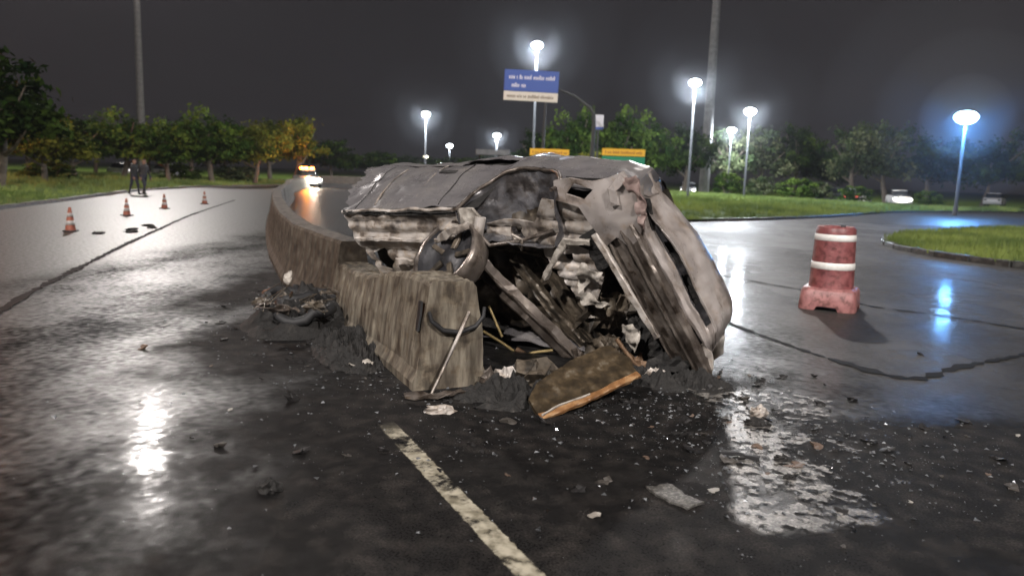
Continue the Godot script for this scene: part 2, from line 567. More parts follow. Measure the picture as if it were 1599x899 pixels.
	M.bumper = noisy_mat("heat_greyed_bumper", ramp_tex(86, 512, 0.01, [[0.0, lin(0.11, 0.092, 0.08)], [0.35, lin(0.26, 0.232, 0.215)], [0.6, lin(0.38, 0.35, 0.335)], [1.0, lin(0.47, 0.44, 0.42)]], 7, FastNoiseLite.TYPE_SIMPLEX_SMOOTH, 15.0), 0.35, 0.5, 0.15, bumps, 0.2, soot_rough)
	grime(M.bumper, stains, 0.3)
	grime(M.rim, M.scuffs, 1.5)
	M.cone_band = flat_mat("dull_white_band", lin(0.34, 0.33, 0.31), 0.5)
	M.brass = flat_mat("yellowed_wire", lin(0.34, 0.26, 0.12), 0.45, 0.4)
	M.liner_dark = noisy_mat("soot_and_trough_shade", ramp_tex(87, 256, 0.02, [[0.0, lin(0.008, 0.008, 0.009)], [0.7, lin(0.03, 0.03, 0.034)], [1.0, lin(0.12, 0.11, 0.11)]], 5), 1.0, 0.55, 0.3, bumps, 0.8)  # soot of the wheel disc, also the painted shade of the grille trough
	M.tile = noisy_mat("speckled_tile", ramp_tex(88, 256, 0.08, [[0.0, lin(0.015, 0.015, 0.014)], [0.45, lin(0.06, 0.057, 0.052)], [0.7, lin(0.14, 0.135, 0.122)], [1.0, lin(0.5, 0.48, 0.44)]], 6), 1.6, 0.6)
	M.crumb = flat_mat("burnt_crumb", Color.WHITE, 0.6)
	M.crumb.vertex_color_use_as_albedo = true
	M.glassbits = flat_mat("broken_glass", lin(0.5, 0.52, 0.54), 0.08, 0.6)

func grime(m: StandardMaterial3D, t: Texture2D, scale: float) -> void:
	# a second, coarser layer of stains over a surface
	m.detail_enabled = true
	m.detail_blend_mode = BaseMaterial3D.BLEND_MODE_MUL
	m.detail_uv_layer = BaseMaterial3D.DETAIL_UV_2
	m.detail_albedo = t
	m.uv2_triplanar = true
	m.uv2_scale = Vector3.ONE * scale

# ---------------------------------------------------------------- camera, sky, air
func view_and_air() -> void:
	var cam := Camera3D.new()
	cam.name = "camera"
	cam.position = Vector3(0, 1.6, 0)
	cam.basis = Basis(Vector3.RIGHT, deg_to_rad(-8.3)) * Basis(Vector3.BACK, deg_to_rad(2.0))
	cam.fov = 40.82
	cam.near = 0.05
	cam.far = 1500.0
	cam.current = true
	var lens := CameraAttributesPhysical.new()
	lens.frustum_focal_length = 32.25
	lens.frustum_focus_distance = 5.6
	lens.exposure_aperture = 2.0
	cam.attributes = lens
	add_child(cam)
	var sky := ProceduralSkyMaterial.new()
	sky.sky_top_color = lin(0.0095, 0.0084, 0.0085).linear_to_srgb()
	sky.sky_horizon_color = lin(0.015, 0.0135, 0.0145).linear_to_srgb()
	sky.sky_curve = 0.2
	sky.sky_cover = ramp_tex(97, 256, 0.014, [[0.0, lin(0, 0, 0)], [0.35, lin(0.0015, 0.0013, 0.0014)], [0.65, lin(0.009, 0.0082, 0.0088)], [1.0, lin(0.02, 0.018, 0.0188)]], 5)
	sky.ground_bottom_color = lin(0.008, 0.008, 0.008).linear_to_srgb()
	sky.ground_horizon_color = lin(0.014, 0.013, 0.013).linear_to_srgb()
	var env := Environment.new()
	env.background_mode = Environment.BG_SKY
	env.sky = Sky.new()
	env.sky.sky_material = sky
	env.ambient_light_source = Environment.AMBIENT_SOURCE_SKY
	env.tonemap_mode = Environment.TONE_MAPPER_LINEAR
	env.tonemap_exposure = 1.0
	env.sdfgi_enabled = true
	env.ssao_enabled = true
	env.ssil_enabled = true
	env.fog_enabled = true
	env.fog_density = 0.00017
	env.volumetric_fog_enabled = true
	env.volumetric_fog_density = 0.0
	env.fog_light_color = Color(0.86, 0.87, 0.92)
	var we := WorldEnvironment.new()
	we.name = "world_environment"
	we.environment = env
	add_child(we)

# ---------------------------------------------------------------- ground
func flat_sheet(poly: PackedVector2Array, y: float, uv := 2.4, uv2 := 60.0) -> ArrayMesh:
	# a level polygon given in (x, z)
	var st := begin(false)
	var idx := Geometry2D.triangulate_polygon(poly)
	for i in range(0, idx.size(), 3):
		var t := [poly[idx[i]], poly[idx[i + 1]], poly[idx[i + 2]]]
		if (t[1] - t[0]).cross(t[2] - t[0]) < 0:
			t = [t[0], t[2], t[1]]
		for p in t:
			st.set_normal(Vector3.UP)
			st.set_uv(p / uv)
			st.set_uv2(p / uv2)
			st.add_vertex(Vector3(p.x, y, p.y))
	return st.commit()

func strip(points: PackedVector2Array, wide: float, y: float, ragged := 0.0) -> ArrayMesh:
	# a level ribbon along a line in (x, z), u across and v along in metres
	var st := begin(false)
	var along := 0.0
	var p := resample(points, 0.1, false)
	for i in p.size() - 1:
		var d := (p[i + 1] - p[i]).normalized()
		var l := p[i].distance_to(p[i + 1])
		var q := []
		for e in 2:
			var c := p[i + e]
			var dd := (p[min(i + e + 1, p.size() - 1)] - p[max(i + e - 1, 0)]).normalized()
			var n := Vector2(-dd.y, dd.x)
			var w := wide * 0.5 * (1.0 + ragged * fine.get_noise_2d(c.x * 4.0, c.y * 4.0) * 2.0)
			q.append([c + n * w, Vector2(0, along + l * e)])
			q.append([c - n * w, Vector2(1, along + l * e)])
		for k in [0, 1, 3, 0, 3, 2]:
			st.set_normal(Vector3.UP)
			st.set_uv(q[k][1])
			st.add_vertex(Vector3(q[k][0].x, y, q[k][0].y))
		along += l
	return st.commit()

func mound(called: String, poly: PackedVector2Array, step: float, rise: float) -> void:
	# a planted area: low at its edge, gently swelling inside
	var st := begin(true)
	var closed := poly
	var zf := func(p: Vector2) -> float:
		var d := 1e9
		for i in closed.size():
			d = minf(d, Geometry2D.get_closest_point_to_segment(p, closed[i], closed[(i + 1) % closed.size()]).distance_to(p))
		return 0.1 + rise * (1.0 - exp(-d * 0.25)) + (0.03 + 0.05 * minf(d, 1.0)) * fine.get_noise_2d(p.x * 0.1, p.y * 0.1) * 1.5
	var map := func(p: Vector2, z: float) -> Vector3: return Vector3(p.x, z, p.y)
	sheet(st, poly, [], step, zf, 0.0, map)
	var o := struct(called, done(st), M.grass)
	# tufts of blades
	var tuft := begin(false)
	var r: RandomNumberGenerator = RandomNumberGenerator.new()
	r.seed = 77
	for i in 14:
		var a := r.randf() * TAU
		var at := Vector3(cos(a), 0, sin(a)) * r.randf_range(0, 0.16)
		var lean := Vector3(r.randf_range(-0.1, 0.1), 0, r.randf_range(-0.1, 0.1))
		var h := r.randf_range(0.07, 0.2)
		var side := Vector3(cos(a * 3.0), 0, sin(a * 3.0)) * 0.012
		tri(tuft, at - side, at + side, at + lean + Vector3.UP * h)
	var mm := MultiMesh.new()
	mm.transform_format = MultiMesh.TRANSFORM_3D
	mm.use_colors = true
	mm.mesh = done(tuft)
	mm.mesh.surface_set_material(0, M.blade)
	var lo := poly[0]
	var hi := poly[0]
	for p in poly:
		lo = lo.min(p)
		hi = hi.max(p)
	var spots := []
	for i in 60000:
		var p := Vector2(r.randf_range(lo.x, hi.x), r.randf_range(lo.y, hi.y))
		if p.length() > 85.0 or not Geometry2D.is_point_in_polygon(p, poly):
			continue
		spots.append(p)
		if spots.size() > 9000:
			break
	mm.instance_count = spots.size()
	for i in spots.size():
		var p: Vector2 = spots[i]
		var s := r.randf_range(0.7, 1.5) * clampf(p.length() / 40.0, 0.8, 1.3)
		mm.set_instance_transform(i, Transform3D(Basis(Vector3.UP, r.randf() * TAU).scaled(Vector3.ONE * s), Vector3(p.x, zf.call(p) - 0.01, p.y)))
		var t := clampf(0.5 + fine.get_noise_2d(p.x * 0.2, p.y * 0.2) * 1.2 + r.randf_range(-0.25, 0.25), 0, 1)
		mm.set_instance_color(i, lin(0.06, 0.1, 0.016).lerp(lin(0.19, 0.24, 0.05), t))
	var g := MultiMeshInstance3D.new()
	g.name = numbered("grass")
	g.multimesh = mm
	add_child(g, true)
	tag(g, "short mown grass blades covering " + called.replace("_", " "), "grass")
	g.set_meta("kind", "stuff")

func stain_sheet(called: String, rect: Rect2, y: float, px: int, f: Callable, m: StandardMaterial3D, col: Callable) -> void:
	# a thin film on the road: its cover and tone come from f and col at each place
	var w := int(rect.size.x * px)
	var h := int(rect.size.y * px)
	var bytes := PackedByteArray()
	bytes.resize(w * h * 4)
	var k := 0
	for j in h:
		for i in w:
			var x := rect.position.x + (i + 0.5) / px
			var z := rect.position.y + (j + 0.5) / px
			var a: float = f.call(x, z)
			var c: Color = (col.call(x, z) as Color).linear_to_srgb() if a > 0.004 else Color.BLACK
			bytes[k] = int(c.r * 255)
			bytes[k + 1] = int(c.g * 255)
			bytes[k + 2] = int(c.b * 255)
			bytes[k + 3] = int(clampf(a, 0, 1) * 255)
			k += 4
	m.albedo_texture = ImageTexture.create_from_image(Image.create_from_data(w, h, false, Image.FORMAT_RGBA8, bytes))
	m.transparency = BaseMaterial3D.TRANSPARENCY_ALPHA
	var st := begin(false)
	var c := [Vector2(0, 0), Vector2(1, 0), Vector2(1, 1), Vector2(0, 1)]
	for q in [0, 1, 2, 0, 2, 3]:
		st.set_normal(Vector3.UP)
		st.set_uv(c[q])
		st.add_vertex(Vector3(rect.position.x + c[q].x * rect.size.x, y, rect.position.y + c[q].y * rect.size.y))
	struct(called, st.commit(), m)

func pv(a: Array) -> PackedVector2Array:
	var out := PackedVector2Array()
	for i in range(0, a.size(), 2):
		out.append(Vector2(a[i], a[i + 1]))
	return out

func ground() -> void:
	struct("road", flat_sheet(pv([-500, -700, 500, -700, 500, 200, -500, 200]), 0.0), M.road)
	# planted areas
	mound("grass_verge", pv([-15.0, -9, -15.2, -20, -17.2, -29, -19.2, -36.5, -21, -44, -21.9, -53, -20.4, -67, -20.2, -78, -38, -95, -62, -108, -88, -60, -62, -22, -30, -9]), 1.6, 0.25)
	mound("grass_median", spline(pv([5.5, -31.0, 9.4, -33.0, 16.6, -40.6, 25.5, -51.9, 34, -58.3, 43, -64.2, 41, -65.5, 30.5, -61, 27.5, -67, 24, -79, 8, -83, -2, -62, 1.0, -38]), 4, true), 1.6, 0.3)
	var isle := spline(pv([10.45, -21.6, 10.2, -19.2, 10.4, -17.8, 11.1, -16.3, 13, -14.6, 19, -13, 26, -18, 26, -30, 21, -32, 18.2, -30.6, 14.6, -27.6, 12.0, -24.6]), 5, true)
	mound("grass_island", isle, 0.5, 0.12)
	# far ground beyond the trees, out to the horizon
	struct("ground", flat_sheet(pv([-500, -700, 500, -700, 500, -79, 60, -79, 30, -80, 24, -85, 8, -85, -12, -96, -60, -111, -500, -111]), 0.006), M.grass)
	# kerb stones of the island and of the median, each a stone of its own along the near side
	var isle_kerb := Node3D.new()
	isle_kerb.name = "kerb"
	add_child(isle_kerb, true)
	isle_kerb.set_meta("kind", "structure")
	kerb_stones(isle_kerb, isle, 0.95, 0.2, 0.14)
	var edge := pv([5.5, -31.0, 9.4, -33.0, 16.6, -40.6, 25.5, -51.9, 40.3, -62.5])
	var med_kerb := Node3D.new()
	med_kerb.name = "kerb_001"
	add_child(med_kerb, true)
	med_kerb.set_meta("kind", "structure")
	kerb_stones(med_kerb, spline(edge, 5), 1.2, 0.16, 0.13, false)
	var left_kerb := Node3D.new()
	left_kerb.name = "kerb_002"
	add_child(left_kerb, true)
	left_kerb.set_meta("kind", "structure")
	kerb_stones(left_kerb, spline(pv([-15.0, -12, -15.2, -20, -17.2, -29, -19.2, -36.5, -21, -44, -21.9, -53, -20.2, -67]), 5), 1.2, 0.16, 0.13, false)
	# joints and seams in the asphalt, sealed with tar
	var tar := flat_mat("tar_seal", lin(0.008, 0.008, 0.008), 0.75)
	tar.metallic_specular = 0.2
	struct("road_seam_line", strip(spline(pv([-4.2, -4.6, -5.38, -8.0, -5.9, -9.5, -6.56, -11.7, -7.62, -15.2, -8.67, -18.9, -10.27, -24.7, -13, -36]), 5), 0.1, 0.009, 0.7), tar)
	tar.metallic_specular = 0.2
	struct("road_seam_line", strip(spline(pv([3.2, -14.2, 4.0, -12.6, 4.5, -11.7, 4.9, -10.4, 5.57, -9.74, 6.4, -8.6]), 5), 0.07, 0.009, 1.1), tar)
	tar.metallic_specular = 0.2
	struct("road_seam_line", strip(spline(pv([2.45, -8.9, 2.77, -7.76, 3.01, -7.05, 3.4, -6.41, 4.1, -6.9, 5.2, -7.6]), 5), 0.075, 0.009, 1.2), tar)
	soot_and_paint()

func kerb_stones(parent: Node3D, line: PackedVector2Array, long: float, wide: float, high: float, closed := true) -> void:
	var p := resample(line, 0.1, closed)
	var from := p[0]
	var i := 1
	var last: Vector2 = p[p.size() - 1]
	while i < p.size():
		if p[i].distance_to(from) >= long or i == p.size() - 1:
			var d := p[i] - from
			var l := d.length()
			if l > 0.3:
				var st := begin(false)
				var mid := (from + p[i]) / 2
				box(st, Vector3.ZERO, Vector3(l - 0.018, high + 0.04, wide), Basis(), 0.02)
				var o := obj("kerb_stone", done(st), M.kerb, parent)
				o.position = Vector3(mid.x, high / 2 + rng.randf_range(-0.012, 0.006) - 0.02, mid.y)
				o.rotation = Vector3(rng.randf_range(-0.02, 0.02), -atan2(d.y, d.x) + rng.randf_range(-0.012, 0.012), rng.randf_range(-0.01, 0.01))
			from = p[i]
		i += 1

func blob(x: float, z: float, cx: float, cz: float, rx: float, rz: float) -> float:
	return 1.0 - Vector2((x - cx) / rx, (z - cz) / rz).length()

func soot_and_paint() -> void:
	var n := FastNoiseLite.new()
	n.seed = 91
	n.frequency = 0.55
	n.fractal_octaves = 6
	n.fractal_gain = 0.62
	var sheen_patch := pv([1.38, -5.9, 1.44, -5.4, 1.46, -5.0, 1.38, -4.5, 1.24, -4.0, 1.1, -3.5, 1.2, -3.36, 1.5, -3.42, 1.9, -3.6, 2.2, -4.1, 2.5, -4.9, 2.5, -5.6, 2.2, -5.9])  # outline of the painted wet-road reflection
	var inside := func(x: float, z: float) -> float:
		var p := Vector2(x, z)
		var d := 1e9
		for i in sheen_patch.size():
			d = minf(d, Geometry2D.get_closest_point_to_segment(p, sheen_patch[i], sheen_patch[(i + 1) % sheen_patch.size()]).distance_to(p))
		return d if Geometry2D.is_point_in_polygon(p, sheen_patch) else -d
	var soot := func(x: float, z: float) -> float:
		var a := maxf(blob(x, z, 0.2, -5.3, 2.3, 1.9) * 2.2, blob(x, z, -2.0, -7.2, 1.3, 1.9) * 1.8)
		a = maxf(a, blob(x, z, 2.85, -4.2, 1.7, 1.3) * 3.2)
		a = maxf(a, blob(x, z, 0.4, -3.0, 3.2, 1.9) * 1.3)
		a = maxf(a, blob(x, z, -3.3, -11.0, 0.8, 3.6) * 1.1)
		a = maxf(a, blob(x, z, 1.3, -6.1, 1.2, 0.5) * 2.0)
		a += n.get_noise_2d(x, z) * 0.8 + n.get_noise_2d(x * 6.0 + 40.0, z * 6.0) * 0.25
		var cut: float = inside.call(x, z)
		if cut > -0.25:
			a -= smoothstep(2.15, 1.5, x + 0.5 * n.get_noise_2d(x * 3.0, z * 3.0)) * smoothstep(-0.05 + 0.06 * n.get_noise_2d(x * 5.0, z * 5.0) + 0.03 * n.get_noise_2d(x * 2.0 + 5.0, z * 2.0), 0.07, cut) * (1.5 + 0.5 * n.get_noise_2d(x * 9.0, z * 9.0))
		return smoothstep(-0.1, 1.0, a) * 0.94
	var soot_m := flat_mat("soot_film", Color.WHITE, 0.8)
	soot_m.metallic_specular = 0.25
	grime(soot_m, M.speckle, 0.6)
	stain_sheet("road_soot_surface", Rect2(-6.0, -15.0, 11.5, 13.6), 0.0075, 44, soot, soot_m, func(x: float, z: float): return lin(0.016, 0.0155, 0.0155).lerp(lin(0.075, 0.066, 0.06), clampf(n.get_noise_2d(x * 8.0, z * 8.0) + 0.15, 0, 1)))
	# the wet road's reflection painted pale in the gap of the soot
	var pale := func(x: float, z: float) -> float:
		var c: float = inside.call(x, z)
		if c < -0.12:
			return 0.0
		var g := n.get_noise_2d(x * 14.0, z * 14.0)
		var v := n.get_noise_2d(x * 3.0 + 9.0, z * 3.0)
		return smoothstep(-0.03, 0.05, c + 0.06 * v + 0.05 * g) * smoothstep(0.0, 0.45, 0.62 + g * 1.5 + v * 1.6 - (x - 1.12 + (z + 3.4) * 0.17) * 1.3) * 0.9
	var pale_m := flat_mat("pale_wet_sheen", Color.WHITE, 0.42)
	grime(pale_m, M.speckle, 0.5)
	stain_sheet("road_sheen_surface", Rect2(0.9, -6.1, 1.7, 2.9), 0.01, 130, pale, pale_m, func(x: float, z: float): return lin(0.1, 0.095, 0.088).lerp(lin(0.5, 0.475, 0.435), clampf(0.5 + n.get_noise_2d(x * 20.0, z * 20.0) * 1.3, 0, 1)))
	# the drier, dusty carriageway beyond the car
	var dusty := func(x: float, z: float) -> float:
		var edge := smoothstep(0.0, 2.5, minf(minf(x - 1.8, 23.0 - x), minf(z + 36.0, -4.6 - z)))
		return clampf(0.62 + 0.5 * n.get_noise_2d(x * 0.5, z * 0.3) + 0.25 * n.get_noise_2d(x * 3.0, z * 3.0), 0.0, 0.85) * edge
	var dusty_m := flat_mat("dusty_asphalt", Color.WHITE, 0.62)
	grime(dusty_m, M.speckle, 0.6)
	stain_sheet("road_worn_surface", Rect2(1.8, -36.0, 21.2, 31.4), 0.003, 10, dusty, dusty_m, func(x: float, z: float): return lin(0.085, 0.08, 0.074).lerp(lin(0.14, 0.132, 0.122), clampf(0.5 + n.get_noise_2d(x, z), 0, 1)))
	# standing water on the lanes: a thin film, thicker in the wheel tracks
	var film := func(x: float, z: float) -> float:
		var edge := smoothstep(0.0, 1.2, minf(minf(x + 7.0, 8.5 - x), minf(z + 20.0, -1.3 - z)))
		var v := 0.5 * n.get_noise_2d(x * 0.8 + 70.0, z * 0.6) + 0.4 * n.get_noise_2d(x * 2.4, z * 2.0 + 30.0) + 0.9 * n.get_noise_2d(x * 22.0, z * 22.0)
		var track := 0.16 * sin(x * 2.1 + z * 0.35)
		return clampf((0.2 + v * 0.9 + track) * edge * lerpf(1.0, 0.3, smoothstep(1.5, 4.0, x)), 0.0, 0.75) * (1.0 - 0.8 * (soot.call(x, z) as float))
	stain_sheet("road_water_surface", Rect2(-7.0, -20.0, 15.5, 18.7), 0.0055, 26, film, M.film, func(_x: float, _z: float): return lin(0.01, 0.01, 0.011))
	# worn white lane line
	var a0 := Vector2(-0.80, -4.80)
	var a1 := Vector2(0.385, -2.35)
	var dir := (a1 - a0).normalized()
	var paint := func(x: float, z: float) -> float:
		var q := Vector2(x, z) - a0
		var along := q.dot(dir)
		var off := absf(q.dot(Vector2(-dir.y, dir.x)))
		var edge := 0.062 + 0.012 * n.get_noise_2d(x * 22.0, z * 22.0)
		if off > edge or along < 0.0:
			return 0.0
		var wear := 0.92 + n.get_noise_2d(x * 10.0, z * 10.0) * 1.5 - n.get_noise_2d(x * 34.0, z * 34.0) * 0.7
		wear *= smoothstep(0.0, 0.5, along)
		for gap in [0.42, 1.12]:
			wear -= 0.6 * smoothstep(0.12, 0.02, absf(along - gap + 0.3 * q.dot(Vector2(-dir.y, dir.x))))
		return clampf(wear, 0.0, 0.95) * smoothstep(edge, edge - 0.01, off)
	var paint_m := flat_mat("worn_road_paint", Color.WHITE, 0.5)
	stain_sheet("road_marking", Rect2(-1.0, -5.0, 1.5, 2.8), 0.012, 170, paint, paint_m, func(x: float, z: float): return lin(0.19, 0.17, 0.12).lerp(lin(0.5, 0.46, 0.36), clampf(0.6 + n.get_noise_2d(x * 16.0, z * 16.0) * 1.4, 0, 1)))

# ---------------------------------------------------------------- lamps
func mast(label: String, at: Vector3, high: float, energy: float, tint: Color) -> void:
	var o := base("tall_lamp_mast", label, "lamp mast", at, 0.0, "tall park lamp masts")
	var st := begin(true)
	lathe(st, [Vector2(0.62, 0), Vector2(0.6, 1.5), Vector2(0.45, high * 0.5), Vector2(0.3, high - 0.6), Vector2(0.0, high - 0.6)], 20)
	obj("pole", done(st), M.mast, o)
	st = begin(false)
	lathe(st, [Vector2(0.75, 0.0), Vector2(0.75, 0.25), Vector2(0.62, 0.32)], 20, Vector3.ZERO, Basis(), true)
	obj("base_collar", done(st), M.kerb, o)
	st = begin(false)
	lathe(st, [Vector2(0.0, high - 0.6), Vector2(1.3, high - 0.5), Vector2(1.3, high - 0.2), Vector2(0.0, high - 0.1)], 18, Vector3.ZERO, Basis(), true)
	obj("lamp_ring", done(st), M.dark_metal, o)
	for i in 6:
		var a := TAU * i / 6
		st = begin(false)
		box(st, Vector3.ZERO, Vector3(0.5, 0.16, 0.42), Basis(), 0.03)
		var h := obj("floodlight", done(st), M.dark_metal, o)
		h.position = Vector3(cos(a) * 1.45, high - 0.72, sin(a) * 1.45)
		h.rotation = Vector3(0, -a, -0.35)
		st = begin(false)
		box(st, Vector3(0, -0.09, 0), Vector3(0.44, 0.03, 0.36))
		obj("lens_glow", done(st), M.mast_glow, h)
	var l := OmniLight3D.new()
	l.name = "mast_light"
	l.position = Vector3(0, high - 1.4, 0)
	l.light_energy = energy
	l.light_color = tint
	l.light_size = 0.9
	l.omni_range = 400.0
	l.omni_attenuation = 2.0
	l.shadow_enabled = true
	o.add_child(l)

func street_lamp(label: String, at: Vector3, high: float, wide: float, energy: float, glow: Material, tint: Color, thick := 0.09) -> Node3D:
	var o := base("street_lamp", label, "street lamp", at, 0.0, "lit street lamps")
	var st := begin(true)
	lathe(st, [Vector2(thick * 1.5, 0), Vector2(thick * 1.4, 0.5), Vector2(thick, 0.7), Vector2(thick * 0.7, high - 0.1), Vector2(0, high - 0.1)], 12)
	obj("pole", done(st), M.pole, o)
	st = begin(true)
	var w := wide / 2
	lathe(st, [Vector2(0, high + w * 0.66), Vector2(w * 0.2, high + w * 0.64), Vector2(w * 0.35, high + w * 0.56), Vector2(w * 0.4, high + w * 0.5)], 20)
	obj("lamp_cap", done(st), M.pole, o)
	st = begin(true)
	lathe(st, [Vector2(w * 0.4, high + w * 0.52), Vector2(w * 0.75, high + w * 0.38), Vector2(w * 0.98, high + w * 0.12), Vector2(w * 0.98, high - w * 0.1), Vector2(w * 0.75, high - w * 0.4), Vector2(w * 0.4, high - w * 0.56), Vector2(0, high - w * 0.6)], 20)
	obj("lamp_glow", done(st), glow, o)
	var l := OmniLight3D.new()
	l.name = "lamp_light"
	l.position = Vector3(0, high - w * 0.6 - 0.12, 0)
	l.light_energy = energy
	l.light_color = tint
	l.light_size = 0.25
	l.omni_range = 250.0
	l.omni_attenuation = 2.0
	l.shadow_enabled = true
	o.add_child(l)
	return o

func halo_mist(o: Node3D, high: float, wide: float, density: float) -> void:
	# added mist balls that imitate the glare round each lamp, thinning outwards
	for k in [1.0, 0.6, 0.3]:
		var f := FogVolume.new()
		f.name = "halo_mist"
		f.shape = RenderingServer.FOG_VOLUME_SHAPE_ELLIPSOID
		f.size = Vector3.ONE * wide * k
		f.position = Vector3(0, high, 0)
		var m := FogMaterial.new()
		m.density = density * 0.3 / (k * k)
		m.albedo = Color(0.9, 0.92, 0.95)
		f.material = m
		o.add_child(f, true)
		f.set_meta("kind", "stuff")

func masts_and_lamps() -> void:
	var warm := Color(1.0, 0.97, 0.95)
	mast("tall pale mast rising out of the frame behind the bushes", spot(0.2414, 92), 45, 3600, warm)
	mast("tall grey mast rising over the trees behind two walking people", spot(-0.4788, 116), 45, 4000, warm)
	# the avenue's next masts, behind the photographer
	mast("tall mast behind the viewpoint on the verge side", Vector3(-34, 0, 42), 45, 8000, warm)
	mast("tall mast behind the viewpoint on the median side", Vector3(26, 0, 52), 45, 8000, warm)
	var cool := Color(0.92, 0.96, 1.0)
	halo_mist(street_lamp("tallest street lamp, standing directly behind the blue sign", spot(0.0209, 52), 10.0, 0.75, 220, M.lamp_white, cool), 10.0, 11.0, 0.0012)
	halo_mist(street_lamp("bright street lamp in the dark gap beside the blue sign", spot(-0.1166, 80), 7.4, 0.85, 200, M.lamp_white, cool), 7.4, 11.0, 0.0012)
	halo_mist(street_lamp("street lamp just above the roof of the burnt car", spot(-0.0259, 110), 7.0, 1.0, 200, M.lamp_white, cool), 7.0, 11.0, 0.0012)
	street_lamp("dim small street lamp far beyond the burnt car", spot(-0.0857, 150), 6.7, 1.2, 60, M.lamp_white, cool)
	halo_mist(street_lamp("bright street lamp close to the tall pale mast", spot(0.2212, 55), 8.35, 0.85, 260, M.lamp_white, cool), 8.35, 11.0, 0.0012)
	halo_mist(street_lamp("higher of two street lamps behind the median bushes", spot(0.2931, 65), 7.45, 0.95, 260, M.lamp_white, cool), 7.45, 11.0, 0.0012)
	halo_mist(street_lamp("lower of two street lamps behind the median bushes", spot(0.2715, 92), 7.65, 1.05, 240, M.lamp_white, cool), 7.65, 11.0, 0.0012)
	halo_mist(street_lamp("large bluish street lamp glaring in front of the dark trees", spot(0.5661, 50), 6.2, 1.4, 150, M.lamp_blue, Color(0.36, 0.66, 1.0), 0.1), 6.2, 18.0, 0.0022)
	street_lamp("orange sodium lamp beyond the picture's edge over the verge trees", spot(-0.86, 42), 9.0, 0.9, 260, M.sodium, Color(1.0, 0.55, 0.18))
	# small far lamps
	small_lamp("tiny far lamp between the verge trees and the amber beacon", spot(-0.3291, 120), 2.4)
	small_lamp("tiny far lamp under the dark trees past the beacon car", spot(-0.1745, 140), 3.8)
	small_lamp("tiny flat far lamp under the bright gap lamp", spot(-0.1156, 130), 4.0)

func small_lamp(label: String, at: Vector3, high: float) -> void:
	var o := base("garden_lamp", label, "lamp", at, 0.0, "tiny far lamps")
	var st := begin(true)
	lathe(st, [Vector2(0.06, 0), Vector2(0.05, high), Vector2(0, high)], 8)
	obj("pole", done(st), M.pole, o)
	st = begin(true)
	lathe(st, [Vector2(0, high + 0.28), Vector2(0.3, high + 0.2), Vector2(0.36, high + 0.05), Vector2(0.2, high - 0.06), Vector2(0, high - 0.08)], 10)
	obj("lamp_glow", done(st), M.lamp_far, o)

# ---------------------------------------------------------------- trees
func crown_mesh(seed_at: int, clumps: int, leaves: int, tone: Array, flat: float, leaf_size: float) -> ArrayMesh:
	# a crown of unit radius about the origin, made of clumps of leaf faces
	var r: RandomNumberGenerator = RandomNumberGenerator.new()
	r.seed = seed_at
	var st := begin(false)
	for c in clumps:
		var d := Vector3(r.randfn(), r.randfn(), r.randfn()).normalized()
		var at := d * pow(r.randf(), 0.45) * 0.86
		at.y *= flat
		if at.y < -0.45 * flat:
			at.y *= 0.6
		at += wobble(at * 0.8 + Vector3(seed_at, 0, 0), 0.12)
		var size := r.randf_range(0.13, 0.3)
		var t := r.randf()
		var hue: Color = (tone[0] as Color).lerp(tone[1], t * t)
		for l in leaves:
			var q := Vector3(r.randfn(), r.randfn() * 0.7, r.randfn()) * 0.5
			var p := at + q * size
			var out := (q + Vector3.UP * 0.35 + Vector3(r.randfn(), r.randfn(), r.randfn()) * 0.5).normalized()
			var s1 := out.cross(Vector3(r.randfn(), r.randfn(), r.randfn())).normalized()
			var s2 := out.cross(s1)
			var s := leaf_size * r.randf_range(0.5, 1.3)
			var k := hue * r.randf_range(0.7, 1.25)
			for v in [p - s1 * s, p - s2 * s * 0.5, p + s1 * s, p - s1 * s, p + s1 * s, p + s2 * s * 0.5]:
				st.set_color(k)
				st.add_vertex(v)
	st.generate_normals()
	return st.commit()

func tree(called: String, label: String, crown: ArrayMesh, at: Vector3, high: float, wide: float, turn: float, group: String, trunk_share := 0.3) -> void:
	var o := base(called, label, "tree", at, turn, group)
	var st := begin(true)
	var k := high * 0.03 + 0.05
	var bend := Vector3(sin(turn * 7.0), 0, cos(turn * 5.0)) * high * 0.04
	tube(st, [Vector3(0, -0.1, 0), Vector3(0, 0.15, 0), bend + Vector3(0, high * 0.22, 0), bend * 1.4 + Vector3(0, high * 0.45, 0), bend + Vector3(0, high * 0.7, 0)], [k * 1.5, k, k * 0.8, k * 0.55, k * 0.2], 8)
	for i in 5:
		var a := turn * 3.0 + i * 2.1
		var from := bend * 1.2 + Vector3(0, high * (0.25 + 0.06 * i), 0)
		var to := from + Vector3(cos(a) * wide * 0.3, high * (0.2 + 0.03 * i), sin(a) * wide * 0.3)
		tube(st, [from, from.lerp(to, 0.5) + Vector3(0, -high * 0.02, 0), to], [k * 0.45, k * 0.3, k * 0.12], 6)
	obj("trunk", done(st), M.bark, o)
	var c := obj("crown", crown, M.leaf, o)
	var low := high * trunk_share
	c.position = Vector3(bend.x, (low + high) / 2, bend.z)
	c.scale = Vector3(wide / 2, (high - low) / 2 * 1.12, wide / 2)

